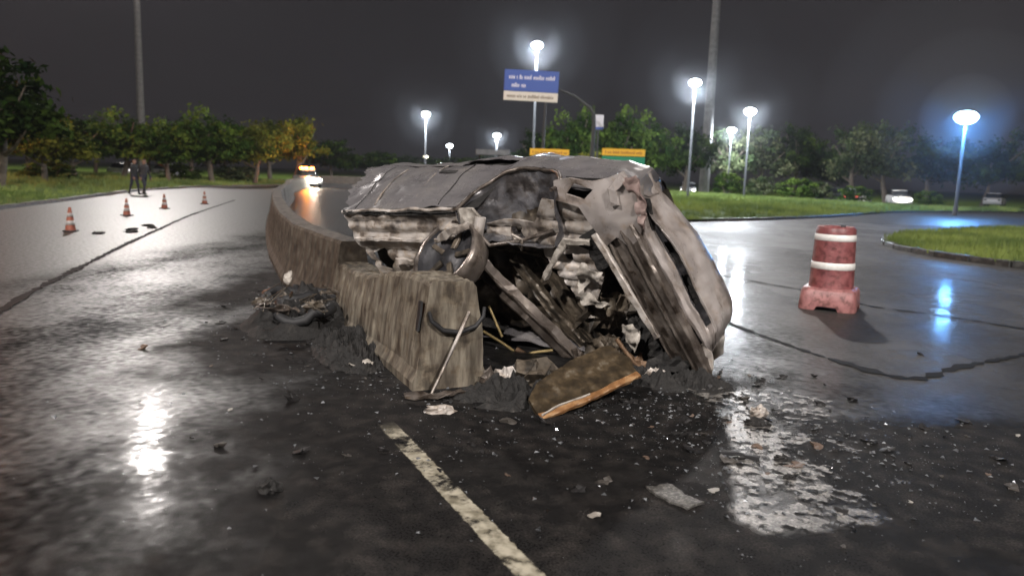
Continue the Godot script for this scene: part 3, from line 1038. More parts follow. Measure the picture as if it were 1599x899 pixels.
func greenery() -> void:
	var dark := [lin(0.009, 0.018, 0.005), lin(0.036, 0.058, 0.012)]
	var mid := [lin(0.018, 0.038, 0.008), lin(0.085, 0.125, 0.024)]
	var yellow := [lin(0.04, 0.052, 0.01), lin(0.18, 0.17, 0.03)]
	var grey := [lin(0.03, 0.045, 0.02), lin(0.12, 0.13, 0.07)]
	var crowns := [
		crown_mesh(1, 60, 60, dark, 0.95, 0.065), crown_mesh(2, 60, 60, mid, 0.9, 0.065),
		crown_mesh(3, 54, 60, yellow, 0.9, 0.065), crown_mesh(4, 60, 55, grey, 0.95, 0.06)]
	# bearing, ahead, crown top as a slope above eye level, width in metres, crown kind, label
	var along := "trees along the verge"
	var list := [
		[-0.665, 36, 0.138, 7.5, 0, "largest dark tree, cut by the picture's edge beside the verge", along],
		[-0.605, 46, 0.064, 6.0, 2, "low yellowish tree beside the largest dark tree", along],
		[-0.565, 56, 0.058, 6.0, 0, "dark tree between the low yellowish one and the walking people", along],
		[-0.505, 60, 0.066, 6.6, 1, "green tree whose crown stands right of the verge mast", along],
		[-0.445, 60, 0.056, 6.0, 1, "green tree behind the third small cone", along],
		[-0.39, 62, 0.073, 6.6, 1, "rounded tall green tree behind the fourth cone", along],
		[-0.335, 66, 0.058, 6.0, 2, "olive tree between the rounded tall tree and the beacon car", along],
		[-0.285, 70, 0.074, 5.4, 2, "tall narrow tree catching the amber beacon light", along],
		[-0.625, 66, 0.06, 9.0, 0, "dark background tree behind the yellowish verge tree", along],
		[-0.47, 82, 0.05, 9.0, 0, "dark background tree behind the two walking people", along],
		[-0.37, 84, 0.045, 9.0, 0, "dark background tree behind the rounded tall tree", along],
		[-0.665, 56, 0.10, 9.0, 0, "tall dark tree rising behind the largest one at the picture's edge", along],
		[-0.54, 72, 0.062, 9.0, 1, "broad green tree in the second row behind the nearest cone", along],
		[-0.415, 74, 0.066, 8.5, 1, "broad green tree in the second row between third and fourth cones", along],
		[-0.315, 82, 0.066, 8.5, 2, "broad olive tree in the second row behind the beacon's glow", along],
		[-0.235, 98, 0.040, 8.5, 0, "dark tree just past the beacon car", "far dark trees"],
		[-0.185, 112, 0.026, 10.0, 0, "low dark tree under the gap lamp's left side", "far dark trees"],
		[-0.145, 125, 0.022, 10.0, 0, "low dark tree behind the boot end of the burnt car", "far dark trees"],
		[-0.09, 135, 0.022, 11.0, 0, "low dark tree between the gap lamp and the dim lamp", "far dark trees"],
		[-0.045, 135, 0.027, 10.0, 0, "low dark tree behind the lamp above the roof", "far dark trees"],
		[0.0, 120, 0.035, 9.0, 0, "dark tree just left of the blue sign's pole", "far dark trees"],
		[0.022, 92, 0.062, 5.0, 0, "dark narrow tree under the blue sign", "far dark trees"],
		[0.062, 72, 0.082, 6.2, 1, "green tree right below the blue sign's arm", "trees behind the yellow signs"],
		[0.088, 76, 0.092, 5.6, 1, "tallest green tree behind the blue sign's arm", "trees behind the yellow signs"],
		[0.108, 64, 0.046, 4.0, 2, "yellow-green small tree between the two yellow signs", "trees behind the yellow signs"],
		[0.135, 74, 0.094, 6.4, 1, "broad green tree above the yellow and green sign", "trees behind the yellow signs"],
		[0.175, 78, 0.085, 6.6, 1, "green tree right of the yellow and green sign", "trees behind the yellow signs"],
		[0.215, 82, 0.076, 6.4, 0, "dark green tree left of the tall pale mast", "trees behind the yellow signs"],
		[0.265, 96, 0.07, 8.0, 3, "greyish tree behind the lower street lamp", "trees behind the median"],
		[0.31, 98, 0.073, 9.0, 3, "broad greyish tree behind the higher street lamp", "trees behind the median"],
		[0.355, 100, 0.082, 7.0, 0, "dark tree right of the two median street lamps", "trees behind the median"],
		[0.395, 104, 0.05, 8.0, 0, "low dark tree behind the drum's bearing", "trees behind the median"],
		[0.435, 84, 0.081, 7.0, 3, "pale greyish tree left of the glaring bluish lamp", "trees behind the median"],
		[0.475, 86, 0.084, 8.4, 3, "wide pale tree nearest the glaring bluish lamp", "trees behind the median"],
		[0.53, 88, 0.074, 9.0, 0, "dark tree behind the white moving car", "trees behind the median"],
		[0.60, 84, 0.07, 9.5, 0, "dark tree directly behind the glaring bluish lamp", "trees behind the median"],
		[0.66, 86, 0.085, 8.0, 3, "tree at the picture's edge beyond the grass island", "trees behind the median"]]
	for t in list:
		var ahead: float = t[1]
		var tall: float = t[2] * ahead * sqrt(1.0) + 1.6
		var at := spot(t[0], ahead)
		tree(["dark_tree", "green_tree", "olive_tree", "grey_tree"][t[4]], t[5], crowns[t[4]], at, tall, t[3], rng.randf() * TAU, t[6], 0.16)
	# bushes on the median's far side
	var bush_crowns := [crown_mesh(11, 40, 60, mid, 0.9, 0.08), crown_mesh(12, 40, 60, grey, 0.9, 0.08)]
	for b in [[0.272, 74, 2.6, 3.4, 0, "round green bush beside the tall pale mast"], [0.318, 72, 2.5, 3.2, 1, "greyish round bush, second along the median"], [0.362, 68, 2.2, 3.6, 0, "wide bush behind the drum"], [0.385, 70, 2.2, 3.0, 1, "bush right of the wide bush behind the drum"], [0.435, 64, 1.7, 3.0, 0, "low bush left of the white moving car"], [0.53, 64, 1.5, 2.4, 0, "low bush right of the white moving car"], [0.31, 84, 2.0, 3.0, 0, "small dark bush in the second row"],
			[-0.43, 62, 1.6, 4.0, 0, "low bush under the verge trees"], [-0.36, 66, 1.7, 4.5, 1, "low greyish bush near the beacon car"], [-0.60, 50, 1.5, 4.0, 0, "low bush at the foot of the yellowish verge tree"]]:
		var o := base("bush", b[5], "bush", spot(b[0], b[1], 0.1), rng.randf() * TAU, "bushes on the grass")
		var st := begin(true)
		for i in 5:
			var a := i * 1.26
			tube(st, [Vector3.ZERO, Vector3(cos(a) * b[3] * 0.15, b[2] * 0.35, sin(a) * b[3] * 0.15), Vector3(cos(a) * b[3] * 0.3, b[2] * 0.7, sin(a) * b[3] * 0.3)], [0.05, 0.035, 0.015], 5)
		obj("stem", done(st), M.bark, o)
		var c := obj("foliage", bush_crowns[b[4]], M.leaf, o)
		c.position.y = b[2] * 0.48
		c.scale = Vector3(b[3] / 2, b[2] / 2 * 1.1, b[3] / 2)

# ---------------------------------------------------------------- signs
func word_bars(parent: Node3D, at: Vector3, long: float, high: float, m: Material, seed_at: int, called := "lettering") -> void:
	# a line of lettering too blurred to read: thin upright strokes
	var r: RandomNumberGenerator = RandomNumberGenerator.new()
	r.seed = seed_at
	var st := begin(false)
	var x := -long / 2
	while x < long / 2:
		var w := high * r.randf_range(0.16, 0.3)
		var h := high * (1.0 if r.randf() < 0.25 else 0.7)
		box(st, at + Vector3(x + w / 2, (h - high) / 2, 0), Vector3(w, h, 0.012))
		x += w + high * (0.14 if r.randf() < 0.85 else 0.5)
	obj(called, done(st), m, parent).set_meta("kind", "stuff")

func signs() -> void:
	# blue direction sign held up by an arm that slopes down to its pole
	var at := spot(0.0124, 46)
	var o := base("direction_sign", "blue overhead direction sign with a pale strip along its bottom", "road sign", at)
	o.rotation.z = -0.02
	var ey := 1.6
	var top := 7.63
	var st := begin(false)
	box(st, Vector3(0, top - 0.62, 0), Vector3(3.15, 1.2, 0.07), Basis(), 0.02)
	obj("blue_panel", done(st), M.blue, o)
	st = begin(false)
	box(st, Vector3(0, top - 1.5, 0.0), Vector3(3.15, 0.52, 0.07), Basis(), 0.02)
	obj("pale_panel", done(st), M.beige, o)
	word_bars(o, Vector3(0.05, top - 0.42, 0.045), 2.7, 0.24, M.sign_white, 4)
	word_bars(o, Vector3(-0.75, top - 0.88, 0.045), 0.75, 0.24, M.sign_white, 5)
	word_bars(o, Vector3(0, top - 1.5, 0.045), 2.75, 0.18, M.sign_brown, 6)
	st = begin(true)
	tube(st, [Vector3(1.5, top - 0.95, -0.1), Vector3(2.6, top - 1.35, -0.1), Vector3(3.5, top - 1.95, -0.1), Vector3(3.75, top - 2.3, -0.1), Vector3(3.8, top - 3.0, -0.1), Vector3(3.8, 0, -0.1)], [0.05, 0.07, 0.09, 0.11, 0.12, 0.15], 10)
	obj("pole", done(st), M.pole, o)
	for y in [top - 0.4, top - 1.5]:
		st = begin(false)
		box(st, Vector3(0, y, -0.09), Vector3(3.0, 0.07, 0.06))
		obj("bracket", done(st), M.pole, o)
	st = begin(true)
	tube(st, [Vector3(0.9, 0, -0.14), Vector3(0.9, top - 0.1, -0.14)], [0.1, 0.07], 8)
	obj("support_post", done(st), M.pole, o)
	# small blue and white plate under the arm
	o = base("small_sign", "small white and blue sign plate among the trees under the arm", "sign", spot(0.1024, 48))
	st = begin(false)
	box(st, Vector3(0, 5.0, 0), Vector3(0.6, 0.8, 0.04), Basis(), 0.01)
	obj("white_panel", done(st), M.sign_white, o)
	st = begin(false)
	box(st, Vector3(0.02, 4.6, 0.01), Vector3(0.56, 0.14, 0.045))
	obj("blue_band", done(st), M.blue, o)
	st = begin(true)
	tube(st, [Vector3(0, 0, -0.06), Vector3(0, 5.3, -0.06)], [0.06, 0.05], 8)
	obj("post", done(st), M.pole, o)
	# yellow signs
	for s in [[0.0417, 40, 2.0, 0.0, "plain yellow sign peeping over the burnt car's wheel arch"], [0.1362, 40, 2.2, 0.36, "yellow sign with a green lower half behind the burnt car"]]:
		var a: float = s[1]
		o = base("roadside_sign", s[4], "road sign", spot(s[0], a), 0.0, "yellow roadside signs")
		var y := 2.8 if s[3] == 0.0 else 2.93
		st = begin(false)
		box(st, Vector3(0, y, 0), Vector3(s[2], 0.36, 0.05), Basis(), 0.015)
		obj("yellow_panel", done(st), M.yellow, o)
		word_bars(o, Vector3(0, y, 0.035), s[2] * 0.86, 0.15, M.sign_red, 9)
		if s[3] > 0.0:
			st = begin(false)
			box(st, Vector3(0, y - 0.4, 0), Vector3(s[2], 0.4, 0.05), Basis(), 0.015)
			obj("green_panel", done(st), M.green, o)
		for x in [-0.7, 0.7]:
			st = begin(true)
			tube(st, [Vector3(x, 0, -0.06), Vector3(x, y + 0.1, -0.06)], [0.04, 0.04], 6)
			obj("post", done(st), M.pole, o)
	# pale flat-roofed shelter seen over the roof
	o = base("shelter", "pale flat-roofed shelter beyond the burnt car's roof", "shelter", spot(-0.0301, 70))
	st = begin(false)
	box(st, Vector3(0, 3.5, 0), Vector3(3.0, 0.5, 2.4), Basis(), 0.06)
	obj("roof", done(st), M.mast, o)
	for x in [-1.2, 1.2]:
		st = begin(false)
		box(st, Vector3(x, 1.8, 0), Vector3(0.12, 3.6, 0.12))
		obj("post", done(st), M.pole, o)

# ---------------------------------------------------------------- vehicles far away
func far_car(label: String, at: Vector3, turn: float, paint: Material, lit := true) -> Node3D:
	# about 4.2 m long, front towards +x
	var o := base("parked_car" if not lit else "moving_car", label, "car", at, turn)
	var st := begin(true)
	var side := pv([-2.05, 0.35, -2.1, 0.7, -2.0, 0.92, -1.4, 0.98, 0.75, 0.94, 1.75, 0.8, 2.05, 0.68, 2.1, 0.4, 1.9, 0.28, -1.9, 0.28])
	extrude_body(st, side, 0.84, 0.06)
	obj("body", done(st), paint, o)
	st = begin(true)
	extrude_body(st, pv([-1.75, 0.95, -1.2, 1.4, -0.7, 1.47, 0.1, 1.44, 0.95, 0.93]), 0.7, 0.12)
	var cab := obj("cabin", done(st), M.glass, o)
	st = begin(true)
	extrude_body(st, pv([-1.2, 1.41, -0.7, 1.48, 0.1, 1.45, 0.2, 1.41, -0.7, 1.44]), 0.62, 0.04)
	obj("roof", done(st), paint, cab)
	for x in [-1.3, 1.3]:
		for s in [-1, 1]:
			st = begin(true)
			lathe(st, [Vector2(0, -0.1), Vector2(0.2, -0.1), Vector2(0.31, -0.08), Vector2(0.31, 0.08), Vector2(0.2, 0.1), Vector2(0, 0.1)], 14, Vector3(x, 0.31, 0.76 * s), Basis(Vector3.RIGHT, PI / 2))
			obj("wheel", done(st), M.rubber, o)
	for s in [-1, 1]:
		st = begin(true)
		lump(st, Vector3(2.0, 0.64, 0.6 * s), Vector3(0.1, 0.09, 0.2), 1.0, 6, 0.0, false)
		obj("headlight", done(st), M.head_light if lit else M.glass, o)
		st = begin(true)
		lump(st, Vector3(-2.04, 0.74, 0.62 * s), Vector3(0.08, 0.09, 0.18), 1.0, 6, 0.0, false)
		obj("tail_light", done(st), M.red_light if lit else M.glass, o)
	return o

func extrude_body(st: SurfaceTool, side: PackedVector2Array, half: float, inset: float) -> void:
	var mid := Vector2.ZERO
	for p in side:
		mid += p / side.size()
	var ring := []
	for t in [[-half, 1.0 - inset * 1.5], [-half + 0.08, 1.0], [half - 0.08, 1.0], [half, 1.0 - inset * 1.5]]:
		var row := []
		for p in side:
			var q: Vector2 = mid + (p - mid) * Vector2(lerpf(1.0, t[1], 0.4), t[1])
			row.append(Vector3(q.x, q.y, t[0]))
		ring.append(row)
	var n := side.size()
	for i in 3:
		for k in n:
			quad(st, ring[i][k], ring[i][(k + 1) % n], ring[i + 1][(k + 1) % n], ring[i + 1][k])
	st.set_smooth_group(-1)
	var idx := Geometry2D.triangulate_polygon(side)
	for i in range(0, idx.size(), 3):
		tri(st, ring[0][idx[i]], ring[0][idx[i + 1]], ring[0][idx[i + 2]])
		tri(st, ring[3][idx[i]], ring[3][idx[i + 2]], ring[3][idx[i + 1]])
	st.set_smooth_group(0)

func car_light(o: Node3D, at: Vector3, energy: float, c: Color) -> void:
	var l := OmniLight3D.new()
	l.name = "car_light"
	l.position = at
	l.light_energy = energy
	l.light_color = c
	l.light_size = 0.12
	l.omni_range = 120.0
	l.omni_attenuation = 2.0
	l.shadow_enabled = true
	o.add_child(l)

func far_vehicles() -> void:
	var o := far_car("white patrol car with an amber roof beacon where the road bends away", spot(-0.2669, 66), -PI / 2 + 0.45, M.car_white)
	for z in [-0.42, 0.05, 0.4]:
		var st := begin(true)
		lump(st, Vector3(-0.4, 1.58, z), Vector3(0.16, 0.1, 0.2), 2.0, 6, 0.0, false)
		obj("beacon_light", done(st), M.amber, o)
	car_light(o, Vector3(-0.4, 2.0, 0.0), 14.0, Color(1.0, 0.55, 0.15))
	car_light(o, Vector3(2.5, 0.75, 0.0), 20.0, Color(1.0, 0.95, 0.85))
	o = far_car("white car with its headlights on, driving behind the grass median", spot(0.4922, 72), -PI / 2 - 0.3, M.car_white)
	car_light(o, Vector3(2.5, 0.7, 0.0), 14.0, Color(1.0, 0.97, 0.9))
	far_car("pale car half hidden by the low bush on the median", spot(0.438, 73), 0.9, M.car_white, false)
	o = far_car("dark car showing glowing orange tail lights beyond the median", spot(0.411, 71), PI / 2 + 0.25, M.car_dark)
	far_car("car with bright headlights beyond the burnt car's bumper", spot(0.221, 86), -PI / 2 - 0.2, M.car_grey)
	far_car("white car glimpsed under the verge trees beside the walking people", spot(-0.50, 76), -0.6, M.car_white)
	far_car("second white car glimpsed under the verge trees beside the mast", spot(-0.446, 80), -0.7, M.car_white)
	far_car("pale car at the far side of the road, edge of the grass island", spot(0.615, 84), 0.9, M.car_white, false)

# ---------------------------------------------------------------- barrier
func barrier_piece(o: Node3D, a: Vector3, b: Vector3, seed_at: float, step: float, worn := 0.0) -> void:
	# a length of cast barrier from a to b, with the marks of upright form boards on its faces
	var d := (b - a)
	var l := d.length()
	d = d.normalized()
	var n := Vector3(-d.z, 0, d.x)
	var prof := [Vector2(-0.3, 0.0), Vector2(-0.3, 0.07), Vector2(-0.25, 0.16), Vector2(-0.205, 0.34), Vector2(-0.165, 0.6), Vector2(-0.145, 0.785), Vector2(-0.125, 0.82), Vector2(0.125, 0.82), Vector2(0.145, 0.785), Vector2(0.165, 0.6), Vector2(0.205, 0.34), Vector2(0.25, 0.16), Vector2(0.3, 0.07), Vector2(0.3, 0.0)]
	var pr := []
	for i in prof.size() - 1:
		var k := 3 if step < 0.1 else 1
		for j in k:
			pr.append(prof[i].lerp(prof[i + 1], float(j) / k))
	pr.append(prof[prof.size() - 1])
	var st := begin(false)
	var nu: int = max(2, int(l / step))
	var f := func(u: float, v: float) -> Vector3:
		var q: Vector2 = pr[int(round(v * (pr.size() - 1)))]
		var along := u * l
		if worn > 0.0:
			q.x *= lerpf(1.0, 1.25, smoothstep(0.05, 0.5, q.y))
		var top := 1.0 - worn * smoothstep(0.12, 0.75, u) - (0.22 * worn * absf(fine.get_noise_2d(u * 9.0, q.x * 8.0)) if worn > 0.0 else 0.0)
		var p := a + d * along + n * q.x + Vector3.UP * q.y * top
		var board := 0.006 * signf(sin(along * 22.0 + seed_at)) * smoothstep(0.1, 0.3, q.y) * smoothstep(0.81, 0.76, q.y)
		p += n * signf(q.x) * board
		return p + wobble(p * 0.9 + Vector3(seed_at, 0, 0), 0.006) * Vector3(1, 0.6 if q.y > 0.02 else 0.0, 1)
	grid(st, f, nu, pr.size() - 1)
	for e in [0.0, 1.0]:
		st.set_smooth_group(-1)
		var m := pr.size() - 1
		for i in m / 2:
			var p1: Vector3 = f.call(e, float(i) / m)
			var p2: Vector3 = f.call(e, float(i + 1) / m)
			var p3: Vector3 = f.call(e, float(m - i - 1) / m)
			var p4: Vector3 = f.call(e, float(m - i) / m)
			for s in 4:
				var t0 := s / 4.0
				var t1 := (s + 1) / 4.0
				if e == 0.0:
					quad(st, p1.lerp(p4, t0), p1.lerp(p4, t1), p2.lerp(p3, t1), p2.lerp(p3, t0))
				else:
					quad(st, p1.lerp(p4, t1), p1.lerp(p4, t0), p2.lerp(p3, t0), p2.lerp(p3, t1))
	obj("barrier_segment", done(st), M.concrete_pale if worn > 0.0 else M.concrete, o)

func barrier() -> void:
	var o := base("concrete_barrier", "long stained concrete barrier on which the burnt car leans", "barrier", Vector3.ZERO)
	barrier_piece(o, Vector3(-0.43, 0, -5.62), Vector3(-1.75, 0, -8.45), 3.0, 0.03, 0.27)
	var line := spline(pv([-1.765, -8.48, -2.95, -10.8, -4.65, -15.5, -7.05, -23, -9.35, -31, -11.65, -40, -14.55, -50, -17.0, -63, -18.8, -73]), 12)
	var at := line[0]
	var k := 0
	for i in range(1, line.size()):
		if at.distance_to(line[i]) > (2.6 if at.length() < 30 else 4.5) or i == line.size() - 1:
			var d := (line[i] - at).normalized()
			barrier_piece(o, Vector3(at.x, 0, at.y), Vector3(line[i].x - d.x * 0.025, 0, line[i].y - d.y * 0.025), k * 1.7, 0.03 if k < 4 else 0.3)
			at = line[i]
			k += 1
	var p := base("low_wall", "low brownish wall edging the far side of the road beyond the amber beacon car", "wall", Vector3.ZERO)
	var a := Vector3(-21, 0, -84)
	for i in 5:
		var b := a + Vector3(4.6, 0, -3.0 - i * 0.6)
		barrier_piece(p, a, b - (b - a).normalized() * 0.03, 40.0 + i, 0.4)
		a = b

# ---------------------------------------------------------------- the burnt car
# In the car's own axes x runs to its front, y to the side that now faces up, z out of its underside (towards the viewer).
func pick(keys: Array, x: float) -> float:
	# straight-line interpolation in [x0, v0, x1, v1 ...]
	if x <= keys[0]:
		return keys[1]
	for i in range(0, keys.size() - 2, 2):
		if x <= keys[i + 2]:
			var t: float = (x - keys[i]) / (keys[i + 2] - keys[i])
			t = t * t * (3 - 2 * t)
			return lerpf(keys[i + 1], keys[i + 3], t)
	return keys[keys.size() - 1]

func side_y(x: float, z: float) -> float:
	var ys := pick([-3.8, 1.26, -2.1, 1.36, -1.6, 1.5, -1.1, 1.59, -0.75, 1.59, -0.55, 1.54, -0.4, 1.42], x)
	var b := pick([-3.8, 0.15, -2.1, 0.15, -1.1, 0.06], x)
	var k := clampf(-z / 0.7, 0.0, 1.6)
	return ys + b * (1.0 - (1.0 - k) * (1.0 - k)) + 0.02 * sin(x * 5.0) * sin(z * 4.0)

func body_point(x: float, v: float) -> Vector3:
	var deep := pick([-3.8, 1.4, -1.95, 1.42, -1.05, 0.86, -0.4, 0.74], x)
	var p: Vector3
	if v < 0.5:
		var z := -(deep - 0.22) * v / 0.5
		p = Vector3(x, side_y(x, z), z)
	elif v < 0.62:
		var t := (v - 0.5) / 0.12
		var y0 := side_y(x, -(deep - 0.22))
		p = Vector3(x, y0 - 0.22 * (1.0 - cos(t * PI / 2)), -(deep - 0.22) - 0.22 * sin(t * PI / 2))
	elif v < 0.82:
		var t := (v - 0.62) / 0.2
		var y1 := side_y(x, -(deep - 0.22)) - 0.22
		p = Vector3(x, lerpf(y1, 0.22, t), -deep - 0.05 * sin(t * PI))
	else:
		var t := (v - 0.82) / 0.18
		p = Vector3(x, 0.22 - 0.2 * sin(minf(t * 3.0, 1.0) * PI / 2), lerpf(-deep, -0.12, t))
	p += wobble(p * 0.5, 0.02) + wobble(p * 1.8, 0.0025)
	return p

func wreck() -> void:
	var o := base("burnt_car", "burnt out car lying on its side with its underside towards the viewer", "car", Vector3(1.5465, 0, -6.2053))
	o.basis = Basis(Vector3(0.88294759, 0, 0.46947156), Vector3(-0.14507469, 0.95105652, 0.27284581), Vector3(-0.44649399, -0.30901699, 0.83973306))
	var st: SurfaceTool
	# --- skin of the side that faces up, roof and lower side
	st = begin(true)
	var back := func(v: float) -> float: return pick([0.0, -3.42, 0.2, -3.62, 0.45, -3.8, 0.62, -3.75, 1.0, -3.3], v) + 0.09 * fine.get_noise_2d(v * 26.0, 3.0)
	var skin := func(u: float, v: float) -> Vector3:
		var x0: float = back.call(v)
		return body_point(lerpf(x0, -0.42, u), v)
	var keep := func(u: float, v: float) -> bool:
		var p: Vector3 = skin.call(u, v)
		if v < 0.5:
			if Vector2(p.x + 1.6, p.z - 0.04).length() < 0.49:
				return false
			if p.z < -0.83 and p.z > -1.12:
				if (p.x > -3.2 and p.x < -2.66) or (p.x > -2.56 and p.x < -1.95):
					return false
		elif v > 0.66 and v < 0.8 and p.x > -1.75 and p.x < -1.2:
			return false
		return true
	grid(st, skin, 110, 100, keep)
	var body := obj("body_shell", done(st), M.body, o)
	# bent bright seam along the sill and pale streaks painted as highlights across the upturned side
	st = begin(true)
	var seam := []
	for i in 24:
		var x := lerpf(-3.42, -2.08, i / 23.0)
		seam.append(Vector3(x, side_y(x, 0.0) - 0.012, 0.012) + wobble(Vector3(x, 1, 0), 0.012))
	tube(st, seam, [0.016, 0.02, 0.018], 6)
	obj("sill_seam", done(st), M.pale, body)
	st = begin(true)
	for xs in [-3.05, -2.6]:
		var pts := []
		for i in 10:
			var z := -0.05 - i * 0.085
			pts.append(Vector3(xs + z * 0.1, side_y(xs, z) + 0.004, z))
		tube(st, pts, [0.006, 0.012, 0.012, 0.006], 6)
	obj("highlight_streak", done(st), M.pale, body).set_meta("kind", "stuff")  # pale tubes standing for highlight streaks
	# dark shut lines of the door
	for xs in [-3.28, -2.3]:
		st = begin(true)
		var pts := []
		for i in 14:
			var z := -0.02 - i * 0.062
			var q := Vector3(xs + z * 0.08, 0, z)
			q.y = side_y(q.x, z) + 0.001
			pts.append(q + wobble(q * 0.5, 0.02))
		tube(st, pts, [0.006], 6)
		obj("door_shut_line", done(st), M.black, body)
	st = begin(true)
	sheet(st, pv([-2.62, -0.62, -2.44, -0.62, -2.44, -0.55, -2.62, -0.55]), [], 0.03, func(p: Vector2): return side_y(p.x, p.y) + 0.016, 0.012, func(p: Vector2, z: float): return Vector3(p.x, z, p.y))
	obj("door_handle", done(st), M.black, body)
	# --- torn rear opening: dark inside walls
	st = begin(true)
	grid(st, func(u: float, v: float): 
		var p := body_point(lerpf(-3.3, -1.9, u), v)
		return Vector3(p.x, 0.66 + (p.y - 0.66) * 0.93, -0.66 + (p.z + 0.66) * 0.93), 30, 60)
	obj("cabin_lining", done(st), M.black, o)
	# --- wheel arch above
	st = begin(true)
	var arch := func(u: float, v: float) -> Vector3:
		var a := lerpf(-0.05, PI + 0.05, u)
		var r := lerpf(0.495, 0.47, v)
		var x := -1.6 - cos(a) * r
		var z := 0.04 - sin(a) * r
		var y := lerpf(side_y(x, z) - 0.006, 1.08, v)
		return Vector3(x, y, z) + wobble(Vector3(x, y, z) * 1.2, 0.02 * (1.0 if v > 0.02 else 0.0))
	grid(st, arch, 48, 16)
	# inner wall of the arch
	grid(st, func(u: float, v: float):
		var a := lerpf(0.0, PI, u)
		var r := 0.47 * v
		var p := Vector3(-1.6 - cos(a) * r, 1.08, 0.04 - sin(a) * r)
		return p + wobble(p, 0.03), 30, 8)
	obj("wheel_arch_liner", done(st), M.liner, o)
	st = begin(true)
	var lip := []
	for i in 40:
		var a := lerpf(-0.12, PI + 0.1, i / 39.0)
		var x := -1.6 - cos(a) * 0.492
		var z := 0.04 - sin(a) * 0.492
		lip.append(Vector3(x, side_y(x, z) + 0.002, z) + wobble(Vector3(x, 0, z), 0.012))
	tube(st, lip, [0.014, 0.018, 0.016, 0.018], 7)
	obj("arch_lip", done(st), M.rail, o)
	# tan end plate of the sill, behind the arch
	st = begin(true)
	sheet(st, pv([-2.1, 1.36, -1.93, 1.38, -1.86, 1.3, -1.9, 1.2, -2.04, 1.2, -2.12, 1.26]), [], 0.04, func(p: Vector2): return 0.03 + 0.03 * dent.get_noise_2d(p.x * 6.0, p.y * 6.0), 0.03)
	obj("sill_end_plate", done(st), M.sheet_white, o)
	# --- floor pan with long pressed ribs
	st = begin(true)
	var pan := func(p: Vector2) -> float:
		var rib := 0.0
		for e in [[1.2, 0.022], [1.09, 0.022], [0.9, 0.02], [0.76, 0.018]]:
			var line: float = e[0] + (p.x + 2.7) * 0.05
			rib -= 0.035 * exp(-pow((p.y - line) / e[1], 2.0))
		return rib + 0.02 * sin((p.y - 1.0) * 9.0) + 0.02 * dent.get_noise_2d(p.x * 1.6, p.y * 1.6) + 0.006 * dent.get_noise_2d(p.x * 9.0, p.y * 9.0) - 0.1 * smoothstep(0.85, 0.5, p.y)
	sheet(st, pv([-3.42, 1.27, -2.9, 1.31, -2.4, 1.34, -2.05, 1.35, -1.99, 1.27, -2.1, 1.14, -2.25, 1.02, -2.4, 0.9, -2.36, 0.6, -2.45, 0.4, -2.8, 0.32, -2.95, 0.42, -3.05, 0.34, -3.15, 0.5, -3.22, 0.8, -3.33, 0.95, -3.36, 1.1]), [pv([-3.17, 0.84, -3.02, 0.9, -2.95, 0.78, -3.0, 0.66, -3.12, 0.7])], 0.035, pan, 0.015)
	var floor_pan := obj("floor_pan", done(st), M.pale, o)
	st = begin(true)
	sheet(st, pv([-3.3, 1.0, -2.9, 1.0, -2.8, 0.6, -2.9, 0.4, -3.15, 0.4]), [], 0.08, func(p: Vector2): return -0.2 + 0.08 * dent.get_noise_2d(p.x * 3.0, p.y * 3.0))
	obj("soot_shade_hollow", done(st), M.black, floor_pan)  # black sheet behind the hole, painting its shade as well as soot
	# dark slot under the sill and loose strip below it
	st = begin(true)
	beam(st, [Vector3(-3.4, 1.255, 0.02), Vector3(-2.8, 1.285, 0.03), Vector3(-2.08, 1.325, 0.02)], 0.03, 0.03, Vector3(0, 0, 1), 0.02, 0.01)
	obj("sill_groove_strip", done(st), M.black, floor_pan)
	st = begin(true)
	beam(st, [Vector3(-3.3, 1.0, 0.03), Vector3(-2.8, 1.03, 0.04), Vector3(-2.3, 1.06, 0.03)], 0.035, 0.03, Vector3(0, 0, 1), 0.0, 0.012)
	beam(st, [Vector3(-2.9, 0.78, -0.02), Vector3(-2.6, 0.8, 0.03), Vector3(-2.45, 0.79, 0.03)], 0.06, 0.03, Vector3(0, 0, 1), 0.0, 0.012)
	var strips := obj("brake_line_cover", done(st), M.pale, floor_pan)
	strips.set_meta("kind", "stuff")
	# a bent rail between floor pan and wheel
	st = begin(true)
	beam(st, [Vector3(-2.3, 1.09, 0.06), Vector3(-2.12, 1.18, 0.1), Vector3(-1.95, 1.24, 0.08)], 0.07, 0.04, Vector3(0, 0, 1), 0.0, 0.012)
	obj("jacking_rail", done(st), M.pale, o)
	# --- engine bay: charred back wall
	st = begin(true)
	sheet(st, pv([-2.75, 0.5, -2.75, -0.28, -1.2, -0.34, -0.3, -0.12, 0.12, 0.02, 0.05, 0.5, -0.2, 1.0, -0.35, 1.45, -1.1, 1.4, -1.9, 1.15, -2.35, 0.9, -2.3, 0.3]), [], 0.06, func(p: Vector2): return -0.38 + 0.26 * dent.get_noise_2d(p.x * 1.6, p.y * 1.6) + 0.12 * fine.get_noise_2d(p.x * 4.0, p.y * 4.0))
	obj("engine_bay_wall", done(st), M.char, o)
	# ribbed support panel
	st = begin(true)
	var ribbed := func(p: Vector2) -> float:
		var r := 0.0
		for y in [1.32, 1.2, 1.06, 0.95, 0.86, 0.79, 0.72]:
			var w: float = 0.018 if y > 0.9 else 0.012
			r -= 0.04 * exp(-pow((p.y - y - p.x * 0.03) / w, 2.0))
		return -0.04 + r + 0.03 * dent.get_noise_2d(p.x * 2.0, p.y * 2.0) + 0.008 * dent.get_noise_2d(p.x * 10.0, p.y * 10.0) - 0.12 * smoothstep(-1.2, -1.7, p.x)
